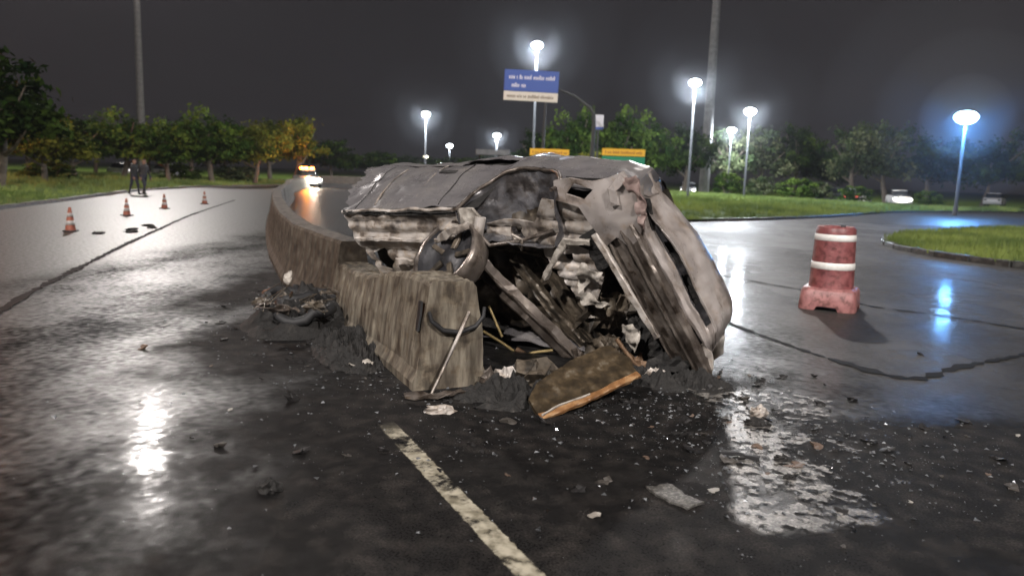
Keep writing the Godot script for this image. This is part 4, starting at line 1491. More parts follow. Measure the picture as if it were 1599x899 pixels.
	sheet(st, pv([-1.93, 1.17, -1.75, 1.22, -1.4, 1.24, -1.29, 1.47, -0.94, 1.45, -0.8, 1.27, -0.74, 1.0, -0.78, 0.8, -0.86, 0.56, -1.02, 0.6, -1.16, 0.76, -1.3, 0.92, -1.36, 1.06, -1.55, 1.03, -1.7, 1.0, -1.92, 0.98]), [pv([-1.13, 0.98, -1.05, 1.0, -1.04, 0.94, -1.1, 0.92]), pv([-1.7, 1.14, -1.58, 1.15, -1.56, 1.08, -1.68, 1.07])], 0.032, ribbed, 0.02)
	obj("bulkhead_panel", done(st), M.pale, o)
	st = begin(true)
	beam(st, [Vector3(-1.3, 0.78, 0.02), Vector3(-1.18, 0.98, 0.03), Vector3(-1.07, 1.13, 0.02), Vector3(-0.84, 1.14, 0.01)], 0.05, 0.04, Vector3(0, 0, 1), 0.0, 0.012)
	obj("bulkhead_rib", done(st), M.sheet_white, o)
	# --- inner fender with its square opening
	st = begin(true)
	var tower := func(p: Vector2) -> float:
		return 0.02 + 0.07 * exp(-(Vector2(p.x + 0.66, p.y - 1.42).length_squared()) / 0.05) + 0.014 * dent.get_noise_2d(p.x * 2.4, p.y * 2.4) + 0.003 * dent.get_noise_2d(p.x * 12.0, p.y * 12.0)
	sheet(st, pv([-1.13, 1.65, -0.98, 1.68, -0.8, 1.66, -0.66, 1.69, -0.53, 1.75, -0.45, 1.64, -0.4, 1.44, -0.39, 1.34, -0.43, 1.2, -0.51, 1.13, -0.6, 1.22, -0.7, 1.13, -0.8, 1.28, -0.92, 1.45, -1.13, 1.49]), [pv([-0.95, 1.64, -0.78, 1.6, -0.87, 1.51, -1.03, 1.545])], 0.03, tower, 0.025)
	obj("inner_fender", done(st), M.bumper, o)
	st = begin(true)
	beam(st, [Vector3(-0.52, 1.71, 0.05), Vector3(-0.6, 1.62, 0.09), Vector3(-0.57, 1.5, 0.1)], 0.07, 0.03, Vector3(0, 0, 1), 0.0, 0.004)
	obj("fender_flange", done(st), M.bumper, o)
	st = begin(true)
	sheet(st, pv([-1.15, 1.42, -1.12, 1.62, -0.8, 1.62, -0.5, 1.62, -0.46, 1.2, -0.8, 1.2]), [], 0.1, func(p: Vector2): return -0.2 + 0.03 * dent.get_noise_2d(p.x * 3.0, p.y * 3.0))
	obj("fender_cavity_shade", done(st), M.black, o)  # black sheet behind the square opening, painted dark for the shade inside
	# crumbled headlight socket
	st = begin(true)
	sheet(st, pv([-0.53, 1.7, -0.43, 1.72, -0.36, 1.5, -0.37, 1.3, -0.41, 1.32, -0.44, 1.52]), [], 0.025, func(p: Vector2): return 0.05 + 0.06 * fine.get_noise_2d(p.x * 8.0, p.y * 8.0), 0.03)
	obj("headlight_socket", done(st), M.socket, o)
	# --- cross rails of the front
	var rails := [[[Vector3(-0.8, 1.22, 0.02), Vector3(-0.54, 0.81, 0.07), Vector3(-0.3, 0.37, 0.05)], 0.06, 0.06, M.pale, 0.0], [[Vector3(-0.68, 1.25, -0.02), Vector3(-0.44, 0.82, 0.04), Vector3(-0.23, 0.38, 0.03), Vector3(-0.06, -0.02, -0.02)], 0.13, 0.09, M.rail, 0.05], [[Vector3(-0.52, 1.3, 0.02), Vector3(-0.29, 0.89, 0.08), Vector3(-0.09, 0.45, 0.06), Vector3(0.07, 0.06, 0.02)], 0.13, 0.1, M.rail, 0.06]]
	for r in rails:
		st = begin(false)
		beam(st, r[0], r[1], r[2], Vector3(0, 0, 1), r[4], 0.005)
		obj("front_cross_rail", done(st), r[3], o)
	st = begin(false)
	beam(st, [Vector3(-0.86, 1.2, -0.06), Vector3(-0.68, 0.95, -0.06)], 0.26, 0.1, Vector3(0, 0, 1), 0.0, 0.03)
	obj("radiator_mount", done(st), M.black, o)
	# --- bumper
	var b_in := spline(pv([-0.40, 1.64, -0.40, 1.55, -0.41, 1.39, -0.42, 1.23, -0.35, 1.03, -0.14, 0.62, 0.01, 0.37, 0.09, 0.16]), 8)
	var b_out := spline(pv([-0.5, 1.6, -0.43, 1.5, -0.33, 1.36, -0.18, 1.2, -0.03, 1.01, 0.1, 0.77, 0.2, 0.47, 0.12, 0.22]), 8)
	var prof := [[0.0, -0.05], [0.06, 0.0], [0.2, 0.02], [0.3, 0.0], [0.36, -0.08], [0.44, -0.1], [0.62, -0.12], [0.68, -0.055], [0.76, -0.05], [0.88, -0.14], [0.985, -0.34], [0.96, -0.44], [0.8, -0.54], [0.5, -0.58]]
	st = begin(true)
	var cover := func(u: float, v: float) -> Vector3:
		var k := v * (prof.size() - 1)
		var i: int = min(int(k), prof.size() - 2)
		var s := lerpf(prof[i][0], prof[i + 1][0], k - i)
		var z := lerpf(prof[i][1], prof[i + 1][1], k - i)
		var j := u * (b_in.size() - 1)
		var i2: int = min(int(j), b_in.size() - 2)
		var a := b_in[i2].lerp(b_in[i2 + 1], j - i2)
		var b := b_out[i2].lerp(b_out[i2 + 1], j - i2)
		# the lower grille trough closes towards both ends
		var closed := 1.0 - smoothstep(0.1, 0.3, u) * smoothstep(0.93, 0.8, u)
		if s > 0.3 and s < 0.7:
			z = lerpf(z, -0.015, closed * 0.9)
		var q := a.lerp(b, s)
		var round_end := smoothstep(0.86, 1.0, u)
		var p := Vector3(q.x, q.y, z - round_end * 0.12)
		return p + wobble(Vector3(p.x * 0.9, p.y * 0.35, p.z * 0.9), 0.014) + wobble(p * 3.0, 0.003)
	var slots := func(u: float, v: float) -> bool:
		if v > 0.36 and v < 0.47:
			for s in [[0.3, 0.37], [0.48, 0.6], [0.63, 0.74]]:
				if u > s[0] and u < s[1]:
					return false
		if u > 0.2 and u < 0.29 and v > 0.3 and v < 0.36:
			return false
		return true
	grid(st, cover, 90, 96, slots)
	var bump := obj("bumper_cover", done(st), M.bumper, o)
	st = begin(true)
	grid(st, func(u: float, v: float):
		var p: Vector3 = cover.call(u, v)
		return p + Vector3(-0.07, 0.0, -0.09), 40, 40, func(u: float, v: float): return u > 0.16 and v < 0.8)
	obj("bumper_backing", done(st), M.black, bump)
	st = begin(true)
	sheet(st, pv([0.04, 0.32, 0.12, 0.26, 0.14, 0.12, 0.1, 0.04, 0.05, 0.1]), [], 0.03, func(p: Vector2): return -0.02 + 0.05 * dent.get_noise_2d(p.x * 7.0, p.y * 7.0), 0.012)
	obj("bumper_flap", done(st), M.pale, o)
	st = begin(true)
	grid(st, func(u: float, v: float):
		var p: Vector3 = cover.call(lerpf(0.2, 0.83, u), lerpf(0.335, 0.545, v))
		return p + Vector3(0.003, 0.0, 0.006), 60, 16, func(u: float, v: float): return slots.call(lerpf(0.2, 0.83, u), lerpf(0.335, 0.545, v)))
	obj("grille_trough_shade", done(st), M.liner_dark, bump)  # dark sheet on the trough floor, shade of the recess put into colour
	# the dark gap between rails and bumper, its shade built as a black bar
	st = begin(true)
	beam(st, [Vector3(-0.42, 1.5, -0.08), Vector3(-0.4, 1.2, -0.08), Vector3(-0.18, 0.75, -0.08), Vector3(0.04, 0.3, -0.1)], 0.12, 0.05, Vector3(0, 0, 1), 0.0, 0.01)
	obj("rail_gap_shade", done(st), M.black, o)
	# --- subframe arms
	st = begin(false)
	beam(st, [Vector3(-2.06, 0.98, 0.0), Vector3(-1.81, 0.73, 0.04), Vector3(-1.43, 0.37, 0.03), Vector3(-1.04, -0.04, 0.0)], 0.19, 0.09, Vector3(-0.3, -0.3, 1), 0.045, 0.006)
	obj("subframe_arm", done(st), M.rail, o)
	for bm in [[[Vector3(-1.7, 0.86, -0.18), Vector3(-1.33, 0.36, -0.16), Vector3(-1.02, -0.02, -0.2)], 0.1, 0.08], [[Vector3(-1.46, 0.86, -0.26), Vector3(-1.2, 0.4, -0.22), Vector3(-0.95, 0.02, -0.26)], 0.12, 0.08], [[Vector3(-1.95, 1.02, -0.15), Vector3(-1.4, 0.96, -0.2), Vector3(-1.2, 0.8, -0.22)], 0.13, 0.1]]:
		st = begin(false)
		beam(st, bm[0], bm[1], bm[2], Vector3(0, 0, 1), 0.03, 0.008)
		obj("subframe_arm", done(st), M.char, o)
	# --- what is left of the engine: scorched lumps
	var r: RandomNumberGenerator = RandomNumberGenerator.new()
	r.seed = 5
	for e in [[-1.5, 0.55, -0.42, 0.2, M.char], [-1.05, 0.3, -0.34, 0.19, M.char], [-0.75, 0.42, -0.26, 0.17, M.char], [-0.55, 0.22, -0.18, 0.15, M.black], [-0.8, 0.1, -0.1, 0.13, M.char], [-0.55, 0.0, 0.0, 0.11, M.rust], [-0.35, 0.12, -0.14, 0.13, M.black]]:
		st = begin(false)
		lump(st, Vector3(e[0], e[1], e[2]), Vector3(e[3], e[3] * r.randf_range(0.7, 1.1), e[3] * 0.8), r.randf() * 9.0, 9, 0.55)
		obj("engine_block_piece", done(st), e[4], o)
	# crumpled sheets hanging in the bay
	for c in [[pv([-0.99, 0.83, -0.93, 0.97, -0.84, 0.93, -0.74, 0.9, -0.78, 0.82, -0.86, 0.8, -0.96, 0.7]), M.sheet_white, 0.05], [pv([-1.0, 0.67, -0.9, 0.7, -0.72, 0.6, -0.78, 0.57, -0.94, 0.6]), M.sheet_white, 0.06], [pv([-0.62, 0.42, -0.5, 0.47, -0.44, 0.34, -0.5, 0.2, -0.58, 0.28]), M.sheet_white, 0.07], [pv([-0.8, 0.66, -0.68, 0.62, -0.6, 0.5, -0.7, 0.46, -0.8, 0.55]), M.char, 0.0], [pv([-1.0, 0.2, -0.85, 0.27, -0.72, 0.18, -0.8, 0.06, -0.95, 0.08]), M.char, 0.06]]:
		st = begin(true)
		var zc: float = c[2]
		sheet(st, c[0], [], 0.025, func(p: Vector2): return zc + 0.1 * dent.get_noise_2d(p.x * 5.0, p.y * 5.0) + 0.03 * fine.get_noise_2d(p.x * 12.0, p.y * 12.0), 0.006)
		obj("torn_metal_sheet", done(st), c[1], o)
	# pipes and wires
	for c in [[[Vector3(-1.93, 0.42, -0.02), Vector3(-1.85, 0.27, 0.02), Vector3(-1.8, 0.14, 0.03)], 0.013, M.brass], [[Vector3(-2.0, 0.16, 0.02), Vector3(-1.8, 0.09, 0.05), Vector3(-1.62, -0.02, 0.05), Vector3(-1.45, 0.03, 0.02), Vector3(-1.3, 0.06, 0.0)], 0.014, M.brass], [[Vector3(-1.66, 0.03, 0.04), Vector3(-1.45, -0.08, 0.05), Vector3(-1.22, -0.22, 0.03)], 0.032, M.rust], [[Vector3(-1.06, 0.14, 0.06), Vector3(-1.04, 0.0, 0.07), Vector3(-1.05, -0.12, 0.08)], 0.025, M.rail], [[Vector3(-0.66, 0.3, 0.06), Vector3(-0.52, 0.12, 0.08), Vector3(-0.4, 0.0, 0.06)], 0.02, M.rust], [[Vector3(-1.6, 1.1, -0.06), Vector3(-1.5, 1.02, 0.0), Vector3(-1.48, 1.12, 0.02), Vector3(-1.58, 1.15, 0.0)], 0.014, M.pale], [[Vector3(-1.9, 1.18, 0.05), Vector3(-1.78, 1.06, 0.06), Vector3(-1.5, 1.1, 0.0), Vector3(-1.2, 1.2, -0.04)], 0.018, M.rail]]:
		st = begin(true)
		tube(st, c[0], [c[1]], 7)
		obj("bent_pipe", done(st), c[2], o)
	# --- the wheel that has been pushed out below the arch
	var n_world := Vector3(-0.58, 0.56, 0.6).normalized()
	var ax := (o.basis.transposed() * n_world).normalized()
	var sx := ax.cross(Vector3(0.2, 0.3, 1.0)).normalized()
	var turn := Basis(sx, ax, sx.cross(ax))
	var at := Vector3(-2.13, 0.98, 0.2)
	var wheel := Node3D.new()
	wheel.name = "front_wheel"
	o.add_child(wheel, true)
	st = begin(true)
	lathe(st, [Vector2(0.335, 0.075), Vector2(0.355, 0.06), Vector2(0.36, 0.0), Vector2(0.352, -0.07), Vector2(0.325, -0.15), Vector2(0.3, -0.17)], 40, at, turn)
	obj("tyre_remains", done(st), M.rail, wheel)
	st = begin(true)
	lathe(st, [Vector2(0.335, 0.075), Vector2(0.325, 0.088), Vector2(0.31, 0.08), Vector2(0.305, 0.06)], 40, at, turn)
	obj("rim_lip", done(st), M.rim, wheel)
	st = begin(true)
	lathe(st, [Vector2(0.305, 0.06), Vector2(0.29, 0.03), Vector2(0.275, 0.0), Vector2(0.2, -0.03), Vector2(0.09, -0.02), Vector2(0.07, 0.02), Vector2(0.0, 0.02)], 40, at, turn)
	obj("wheel_disc", done(st), M.liner_dark, wheel)
	for i in 5:
		var a := TAU * i / 5 + 0.4
		st = begin(false)
		beam(st, [at + turn * Vector3(cos(a) * 0.08, 0.0, sin(a) * 0.08), at + turn * Vector3(cos(a) * 0.27, 0.0, sin(a) * 0.27)], 0.05, 0.03, ax, 0.0, 0.004)
		obj("spoke", done(st), M.char, wheel)
	# hub and strut behind it
	st = begin(true)
	tube(st, [at - ax * 0.1, at - ax * 0.3, at - ax * 0.42 + Vector3(0, 0.05, -0.1)], [0.11, 0.09, 0.07], 10)
	obj("hub", done(st), M.rust, wheel)
	st = begin(true)
	tube(st, [Vector3(-1.86, 1.3, 0.02), Vector3(-1.88, 1.16, 0.06), Vector3(-1.95, 1.02, 0.06)], [0.05, 0.045, 0.035], 9)
	obj("strut", done(st), M.pale, o)

# ---------------------------------------------------------------- drum and cones
func drum_and_cones() -> void:
	var o := base("traffic_drum", "red and white plastic traffic drum standing alone on the wet road", "traffic drum", Vector3(4.22, 0, -10.15), -0.5)
	var st := begin(true)
	lathe(st, [Vector2(0.282, 0.28), Vector2(0.278, 0.3), Vector2(0.271, 0.5), Vector2(0.27, 0.53)], 40)
	lathe(st, [Vector2(0.265, 0.62), Vector2(0.264, 0.65), Vector2(0.254, 0.9)], 40)
	lathe(st, [Vector2(0.251, 0.985), Vector2(0.25, 1.0), Vector2(0.243, 1.06), Vector2(0.225, 1.085), Vector2(0.2, 1.08), Vector2(0.19, 1.065), Vector2(0.0, 1.06)], 40)
	obj("drum_body", done(st), M.drum, o)
	for b in [[0.53, 0.62, 0.274, 0.27], [0.9, 0.985, 0.258, 0.255]]:
		st = begin(true)
		lathe(st, [Vector2(b[2] - 0.006, b[0]), Vector2(b[2], b[0] + 0.004), Vector2(b[3], b[1] - 0.004), Vector2(b[3] - 0.006, b[1])], 40)
		obj("reflective_band", done(st), M.band, o)
	st = begin(true)
	lathe(st, [Vector2(0.03, 1.06), Vector2(0.03, 1.1), Vector2(0.0, 1.105)], 12, Vector3(0.08, 0, 0))
	obj("lamp_peg", done(st), M.dark_metal, o)
	# base: four rounded lobes with arched feet
	st = begin(true)
	var ring := []
	for lv in [[0.0, 1.0], [0.02, 1.02], [0.25, 0.97], [0.285, 0.9], [0.29, 0.6]]:
		var row := []
		for i in 96:
			var a := TAU * i / 96
			var c := absf(cos(a))
			var s := absf(sin(a))
			var sq := 0.35 / pow(pow(c, 10.0) + pow(s, 10.0), 1.0 / 10.0)
			var notch := 0.075 * exp(-pow((fposmod(a + PI / 4, PI / 2) - PI / 4) / 0.16, 2.0)) * 0.0 + 0.09 * exp(-pow((fposmod(a, PI / 2) - PI / 4) / 0.14, 2.0))
			var rr := (sq - notch * 0.12) * (lv[1] as float)
			var foot := 0.0
			if lv[0] < 0.05:
				var m := minf(c, s)
				foot = 0.055 * smoothstep(0.4, 0.32, m / maxf(c, s))
			row.append(Vector3(cos(a) * rr, lv[0] + foot, sin(a) * rr))
		ring.append(row)
	for i in ring.size() - 1:
		for k in 96:
			quad(st, ring[i][k], ring[i][(k + 1) % 96], ring[i + 1][(k + 1) % 96], ring[i + 1][k])
	obj("drum_base", done(st), M.drum_base, o)
	var c0 := base("traffic_cone", "largest small cone, nearest the picture's edge on the road", "traffic cone", spot(-0.575, 17.4), 0.3, "small orange cones in a row")
	st = begin(false)
	box(st, Vector3(0, 0.02, 0), Vector3(0.38, 0.04, 0.38), Basis(), 0.012)
	obj("cone_base", done(st), M.rubber, c0)
	st = begin(true)
	lathe(st, [Vector2(0.15, 0.04), Vector2(0.125, 0.2)], 20)
	lathe(st, [Vector2(0.105, 0.33), Vector2(0.085, 0.45)], 20)
	lathe(st, [Vector2(0.067, 0.56), Vector2(0.04, 0.72), Vector2(0.03, 0.73), Vector2(0, 0.73)], 20)
	obj("cone_body", done(st), M.cone, c0)
	for b in [[0.125, 0.2, 0.105, 0.33], [0.085, 0.45, 0.067, 0.56]]:
		st = begin(true)
		lathe(st, [Vector2(b[0], b[1]), Vector2(b[0] + 0.003, b[1]), Vector2(b[2] + 0.003, b[3]), Vector2(b[2], b[3])], 20)
		obj("white_band", done(st), M.cone_band, c0)
	c0.scale = Vector3.ONE * 0.74
	for c in [[-0.501, 23.2, "second cone, in front of the two walking people"], [-0.452, 27.4, "third cone, right of the walking people"], [-0.4, 31.6, "farthest of the four cones, towards the road's bend"]]:
		copy(c0, "traffic_cone", c[2], spot(c[0], c[1]), rng.randf() * 3.0, Vector3.ONE * 0.7)

# ---------------------------------------------------------------- people: one surface round a skeleton
func figure(bones: Array, cell: float, tint: Callable) -> ArrayMesh:
	# bones: [a, b, ra, rb]; surface nets of their smooth union
	var lo := Vector3(9, 9, 9)
	var hi := -lo
	for b in bones:
		for e in 2:
			lo = lo.min(b[e] - Vector3.ONE * (b[2 + e] + cell * 3))
			hi = hi.max(b[e] + Vector3.ONE * (b[2 + e] + cell * 3))
	var n := Vector3i(((hi - lo) / cell).ceil())
	var f := PackedFloat32Array()
	f.resize(n.x * n.y * n.z)
	var id := func(x: int, y: int, z: int) -> int: return (z * n.y + y) * n.x + x
	for z in n.z:
		for y in n.y:
			for x in n.x:
				var p := lo + Vector3(x, y, z) * cell
				var s := 0.0
				for b in bones:
					var ab: Vector3 = b[1] - b[0]
					var t: float = clampf((p - b[0]).dot(ab) / maxf(ab.length_squared(), 1e-6), 0, 1)
					var d: float = (p - b[0] - ab * t).length() - lerpf(b[2], b[3], t)
					s += exp(-clampf(d, -0.3, 0.6) * 55.0)
				f[id.call(x, y, z)] = -log(maxf(s, 1e-15)) / 55.0
	var st := begin(true)
	var vert := {}
	for z in n.z - 1:
		for y in n.y - 1:
			for x in n.x - 1:
				var c := Vector3.ZERO
				var k := 0
				for e in [[0, 0, 0, 1, 0, 0], [0, 0, 0, 0, 1, 0], [0, 0, 0, 0, 0, 1], [1, 0, 0, 1, 1, 0], [1, 0, 0, 1, 0, 1], [0, 1, 0, 1, 1, 0], [0, 1, 0, 0, 1, 1], [0, 0, 1, 1, 0, 1], [0, 0, 1, 0, 1, 1], [1, 1, 0, 1, 1, 1], [1, 0, 1, 1, 1, 1], [0, 1, 1, 1, 1, 1]]:
					var a: float = f[id.call(x + e[0], y + e[1], z + e[2])]
					var b: float = f[id.call(x + e[3], y + e[4], z + e[5])]
					if (a < 0) != (b < 0):
						c += Vector3(e[0], e[1], e[2]).lerp(Vector3(e[3], e[4], e[5]), a / (a - b))
						k += 1
				if k:
					vert[Vector3i(x, y, z)] = lo + (Vector3(x, y, z) + c / k) * cell
	for q in vert:
		for ax in 3:
			var a1 := (ax + 1) % 3
			var a2 := (ax + 2) % 3
			var e := Vector3i.ZERO
			e[ax] = 1
			var f0: float = f[id.call(q.x, q.y, q.z)]
			var f1: float = f[id.call(q.x + e.x, q.y + e.y, q.z + e.z)]
			if (f0 < 0) == (f1 < 0):
				continue
			var u := Vector3i.ZERO
			u[a1] = 1
			var w := Vector3i.ZERO
			w[a2] = 1
			var c := [q, q - u, q - u - w, q - w]
			var ok := true
			for k in c:
				ok = ok and vert.has(k)
			if not ok:
				continue
			var order := [0, 1, 2, 0, 2, 3] if f0 > 0 else [0, 2, 1, 0, 3, 2]
			for k in order:
				var p: Vector3 = vert[c[k]]
				st.set_color(tint.call(p))
				st.add_vertex(p)
	return done(st)

func person(label: String, at: Vector3, turn: float, stride: float, lean: float, shirt: Color) -> void:
	var hip := Vector3(0, 0.92, 0)
	var neck := Vector3(0, 1.45, lean)
	var head := Vector3(0, 1.62, lean * 1.25)
	var b := [[hip, Vector3(0, 1.15, lean * 0.4), 0.15, 0.14], [Vector3(0, 1.15, lean * 0.4), Vector3(0, 1.34, lean * 0.8), 0.14, 0.15], [neck + Vector3(0, -0.05, 0), head + Vector3(0, -0.06, 0), 0.06, 0.055], [head + Vector3(0, 0.03, 0), head + Vector3(0, -0.05, 0.02), 0.095, 0.07], [head + Vector3(0, -0.01, 0.1), head + Vector3(0, -0.035, 0.115), 0.014, 0.016]]
	for s in [-1.0, 1.0]:
		b.append([Vector3(0.06 * s, 1.38, lean * 0.9), Vector3(0.19 * s, 1.37, lean * 0.9), 0.08, 0.065])
		var el := Vector3(0.24 * s, 1.1, lean * 0.7 - stride * s * 0.25 - 0.02)
		var wr := Vector3(0.23 * s, 0.87, lean * 0.7 - stride * s * 0.4 + 0.08)
		b.append([Vector3(0.19 * s, 1.37, lean * 0.9), el, 0.06, 0.045])
		b.append([el, wr, 0.045, 0.032])
		b.append([wr, wr + Vector3(-0.01 * s, -0.08, 0.02), 0.034, 0.03])
		for k in 4:
			b.append([wr + Vector3(-0.01 * s, -0.08, 0.0 + 0.017 * k), wr + Vector3(-0.02 * s, -0.15 - 0.008 * (1 if k in [1, 2] else 0), 0.0 + 0.018 * k), 0.011, 0.009])
		b.append([wr + Vector3(-0.005 * s, -0.04, 0.045), wr + Vector3(-0.02 * s, -0.1, 0.085), 0.012, 0.01])
		b.append([head + Vector3(0.09 * s, -0.01, 0), head + Vector3(0.092 * s, 0.02, -0.005), 0.014, 0.014])
		var knee := Vector3(0.1 * s, 0.5, stride * s * 0.55 + 0.04)
		var ankle := Vector3(0.1 * s, 0.09, stride * s - 0.02)
		b.append([hip + Vector3(0.09 * s, -0.02, 0), knee, 0.095, 0.062])
		b.append([knee, ankle, 0.06, 0.04])
		b.append([ankle + Vector3(0, -0.04, 0), ankle + Vector3(0.02 * s, -0.055, 0.17), 0.045, 0.032])
	var tint := func(p: Vector3) -> Color:
		if p.y > 1.69 or (p.y > 1.6 and p.z < lean * 1.25 - 0.03):
			return lin(0.012, 0.01, 0.01)
		if p.y > 1.5 or (p.y < 0.86 and absf(p.x) > 0.2):
			return lin(0.2, 0.11, 0.075)
		return shirt if p.y > 0.98 else lin(0.018, 0.019, 0.025) if p.y > 0.12 else lin(0.01, 0.01, 0.01)
	var m := flat_mat("dark_clothes_and_skin", Color.WHITE, 0.85)
	m.vertex_color_use_as_albedo = true
	var o := obj("person", figure(b, 0.034, tint), m)
	o.position = at
	o.rotation.y = turn
	tag(o, label, "person", "people walking along the road edge")

func people() -> void:
	person("person in dark clothes in mid-stride, nearer the road's outer edge", spot(-0.4905, 38.5), 1.3, 0.2, 0.05, lin(0.02, 0.02, 0.022))
	person("person in dark clothes walking close beside, nearer the verge mast", spot(-0.4775, 38.9), 1.1, -0.2, 0.04, lin(0.03, 0.026, 0.026))

# ---------------------------------------------------------------- litter
func lump_thing(called: String, label: String, category: String, at: Vector3, size: Vector3, m: Material, seed_at: float, group := "", jag := 0.6) -> void:
	var st := begin(false)
	lump(st, Vector3(0, size.y * 0.7, 0), size, seed_at, 8, jag)
	var o := obj(called, done(st), m)
	o.position = at
	tag(o, label, category, group)

func flat_thing(called: String, label: String, category: String, at: Vector3, turn: float, tilt: float, poly: PackedVector2Array, m: Material, crumple: float, thick := 0.008) -> void:
	var st := begin(true)
	sheet(st, poly, [], 0.02, func(p: Vector2): return thick + crumple * (dent.get_noise_2d(p.x * 7.0 + at.x, p.y * 7.0) + 0.5) + p.length() * 0.0, thick, func(p: Vector2, z: float): return Vector3(p.x, z, p.y))
	var o := obj(called, done(st), m)
	o.position = at
	o.rotation = Vector3(tilt, turn, 0)
	tag(o, label, category)

func litter() -> void:
	# broken bumper lamp panel with the amber edge, lying against the front rails
	var o := base("broken_panel", "scorched brown plastic panel with an amber edge lying under the car's front", "car part", Vector3(0.6, 0.1, -5.22))
	var ux := Vector3(0.68, 0.2, -0.42).normalized()       # along its long edge
	var uy := Vector3(-0.3, 0.5, -0.8).normalized()      # across, leaning back
	uy = (uy - ux * uy.dot(ux)).normalized()
	o.basis = Basis(ux, uy, ux.cross(uy))
	var st := begin(true)
	sheet(st, pv([-0.46, 0.02, -0.3, 0.0, 0.0, 0.0, 0.4, 0.02, 0.46, 0.16, 0.4, 0.34, 0.1, 0.36, -0.3, 0.28, -0.44, 0.18]), [], 0.035, func(p: Vector2): return 0.02 + 0.02 * dent.get_noise_2d(p.x * 5.0, p.y * 9.0) - 0.012 * sin(p.x * 70.0) * smoothstep(-0.1, -0.4, p.x) * 0.4, 0.03)
	obj("panel", done(st), M.brown_board, o)
	st = begin(false)
	beam(st, [Vector3(-0.46, 0.0, 0.02), Vector3(-0.3, -0.012, 0.025), Vector3(0.0, -0.012, 0.025), Vector3(0.4, 0.0, 0.02)], 0.05, 0.035, Vector3(0, 0, 1), 0.0, 0.008)
	obj("amber_edge", done(st), M.orange_edge, o)
	st = begin(false)
	beam(st, [Vector3(-0.45, 0.0, 0.045), Vector3(-0.3, 0.012, 0.05), Vector3(-0.05, 0.0, 0.045)], 0.012, 0.012, Vector3(0, 0, 1), 0.0, 0.004)
	obj("edge_bead", done(st), M.sheet_white, o)
	# hanging hose, strap and rod at the barrier's end
	st = begin(true)
	tube(st, [Vector3(-0.594, 0.6, -5.51), Vector3(-0.576, 0.536, -5.51), Vector3(-0.494, 0.46, -5.548), Vector3(-0.377, 0.437, -5.6), Vector3(-0.26, 0.478, -5.656), Vector3(-0.205, 0.55, -5.685), Vector3(-0.2, 0.62, -5.69)], [0.014, 0.017, 0.019, 0.019, 0.018, 0.016, 0.014], 8)
	tag(obj("burnt_hose", done(st), M.rubber), "black burnt hose looped across the end of the concrete barrier", "hose")
	st = begin(false)
	beam(st, [Vector3(-0.668, 0.66, -5.615), Vector3(-0.675, 0.55, -5.612), Vector3(-0.69, 0.44, -5.606)], 0.06, 0.018, Vector3(-0.9, 0, 0.42), 0.0, 0.003)
	tag(obj("rubber_strap", done(st), M.rubber), "short black rubber strap hanging down the barrier's stained face", "strap")
	st = begin(true)
	tube(st, [Vector3(-0.56, 0.01, -5.3), Vector3(-0.44, 0.28, -5.46), Vector3(-0.311, 0.585, -5.65)], [0.011, 0.012, 0.016], 7)
	tag(obj("thin_rod", done(st), M.pale), "thin pale rod leaning against the barrier's end", "rod")
	# burnt heap beside the barrier
	o = base("burnt_heap", "heap of burnt tyre and wire scraps beside the stained barrier", "scrap heap", Vector3(-2.15, 0, -8.0))
	st = begin(true)
	grid(st, func(u: float, v: float):
		var a: float = u * TAU
		var rr: float = v
		var p := Vector3(cos(a) * rr * 0.62, 0, sin(a) * rr * 1.0)
		p.y = (1.0 - rr * rr) * 0.26 * (1.0 + 0.9 * dent.get_noise_2d(p.x * 3.0, p.z * 3.0)) + 0.07 * fine.get_noise_2d(p.x * 5.0, p.z * 5.0) * (1.0 - rr * 0.6)
		return p, 64, 22)
	obj("ash_mound", done(st), M.black, o)
	for i in 3:
		st = begin(true)
		var pts := []
		var c: Vector3 = [Vector3(-0.15, 0.26, 0.05), Vector3(0.12, 0.2, 0.5), Vector3(0.05, 0.24, -0.4)][i]
		for k in 17:
			var a := TAU * k / 16 * 0.86
			pts.append(c + Vector3(cos(a) * 0.27, sin(a * 2.0 + i) * 0.05, sin(a) * 0.27) + wobble(Vector3(a, i, 0), 0.03))
		tube(st, pts, [0.05, 0.06, 0.05], 8)
		obj("tyre_carcass", done(st), M.rubber, o)
	var r: RandomNumberGenerator = RandomNumberGenerator.new()
	r.seed = 31
	for i in 9:
		st = begin(true)
		var c := Vector3(r.randf_range(-0.5, 0.5), 0.1, r.randf_range(-0.8, 0.9))
		var pts := []
		for k in 7:
			pts.append(c + Vector3(r.randfn() * 0.12, absf(r.randfn()) * 0.1 + 0.1, r.randfn() * 0.14))
		tube(st, pts, [0.006], 5)
		obj("wire", done(st), M.rail if i % 3 == 0 else M.char, o)
	for i in 8:
		st = begin(false)
		lump(st, Vector3.ZERO, Vector3(r.randf_range(0.05, 0.12), r.randf_range(0.03, 0.07), r.randf_range(0.05, 0.12)), r.randf() * 9.0, 6, 0.7)
		var l := obj("scrap_piece", done(st), [M.char, M.black, M.rail, M.char][i % 4], o)
		l.position = Vector3(r.randf_range(-0.45, 0.45), r.randf_range(0.12, 0.3), r.randf_range(-0.7, 0.8))
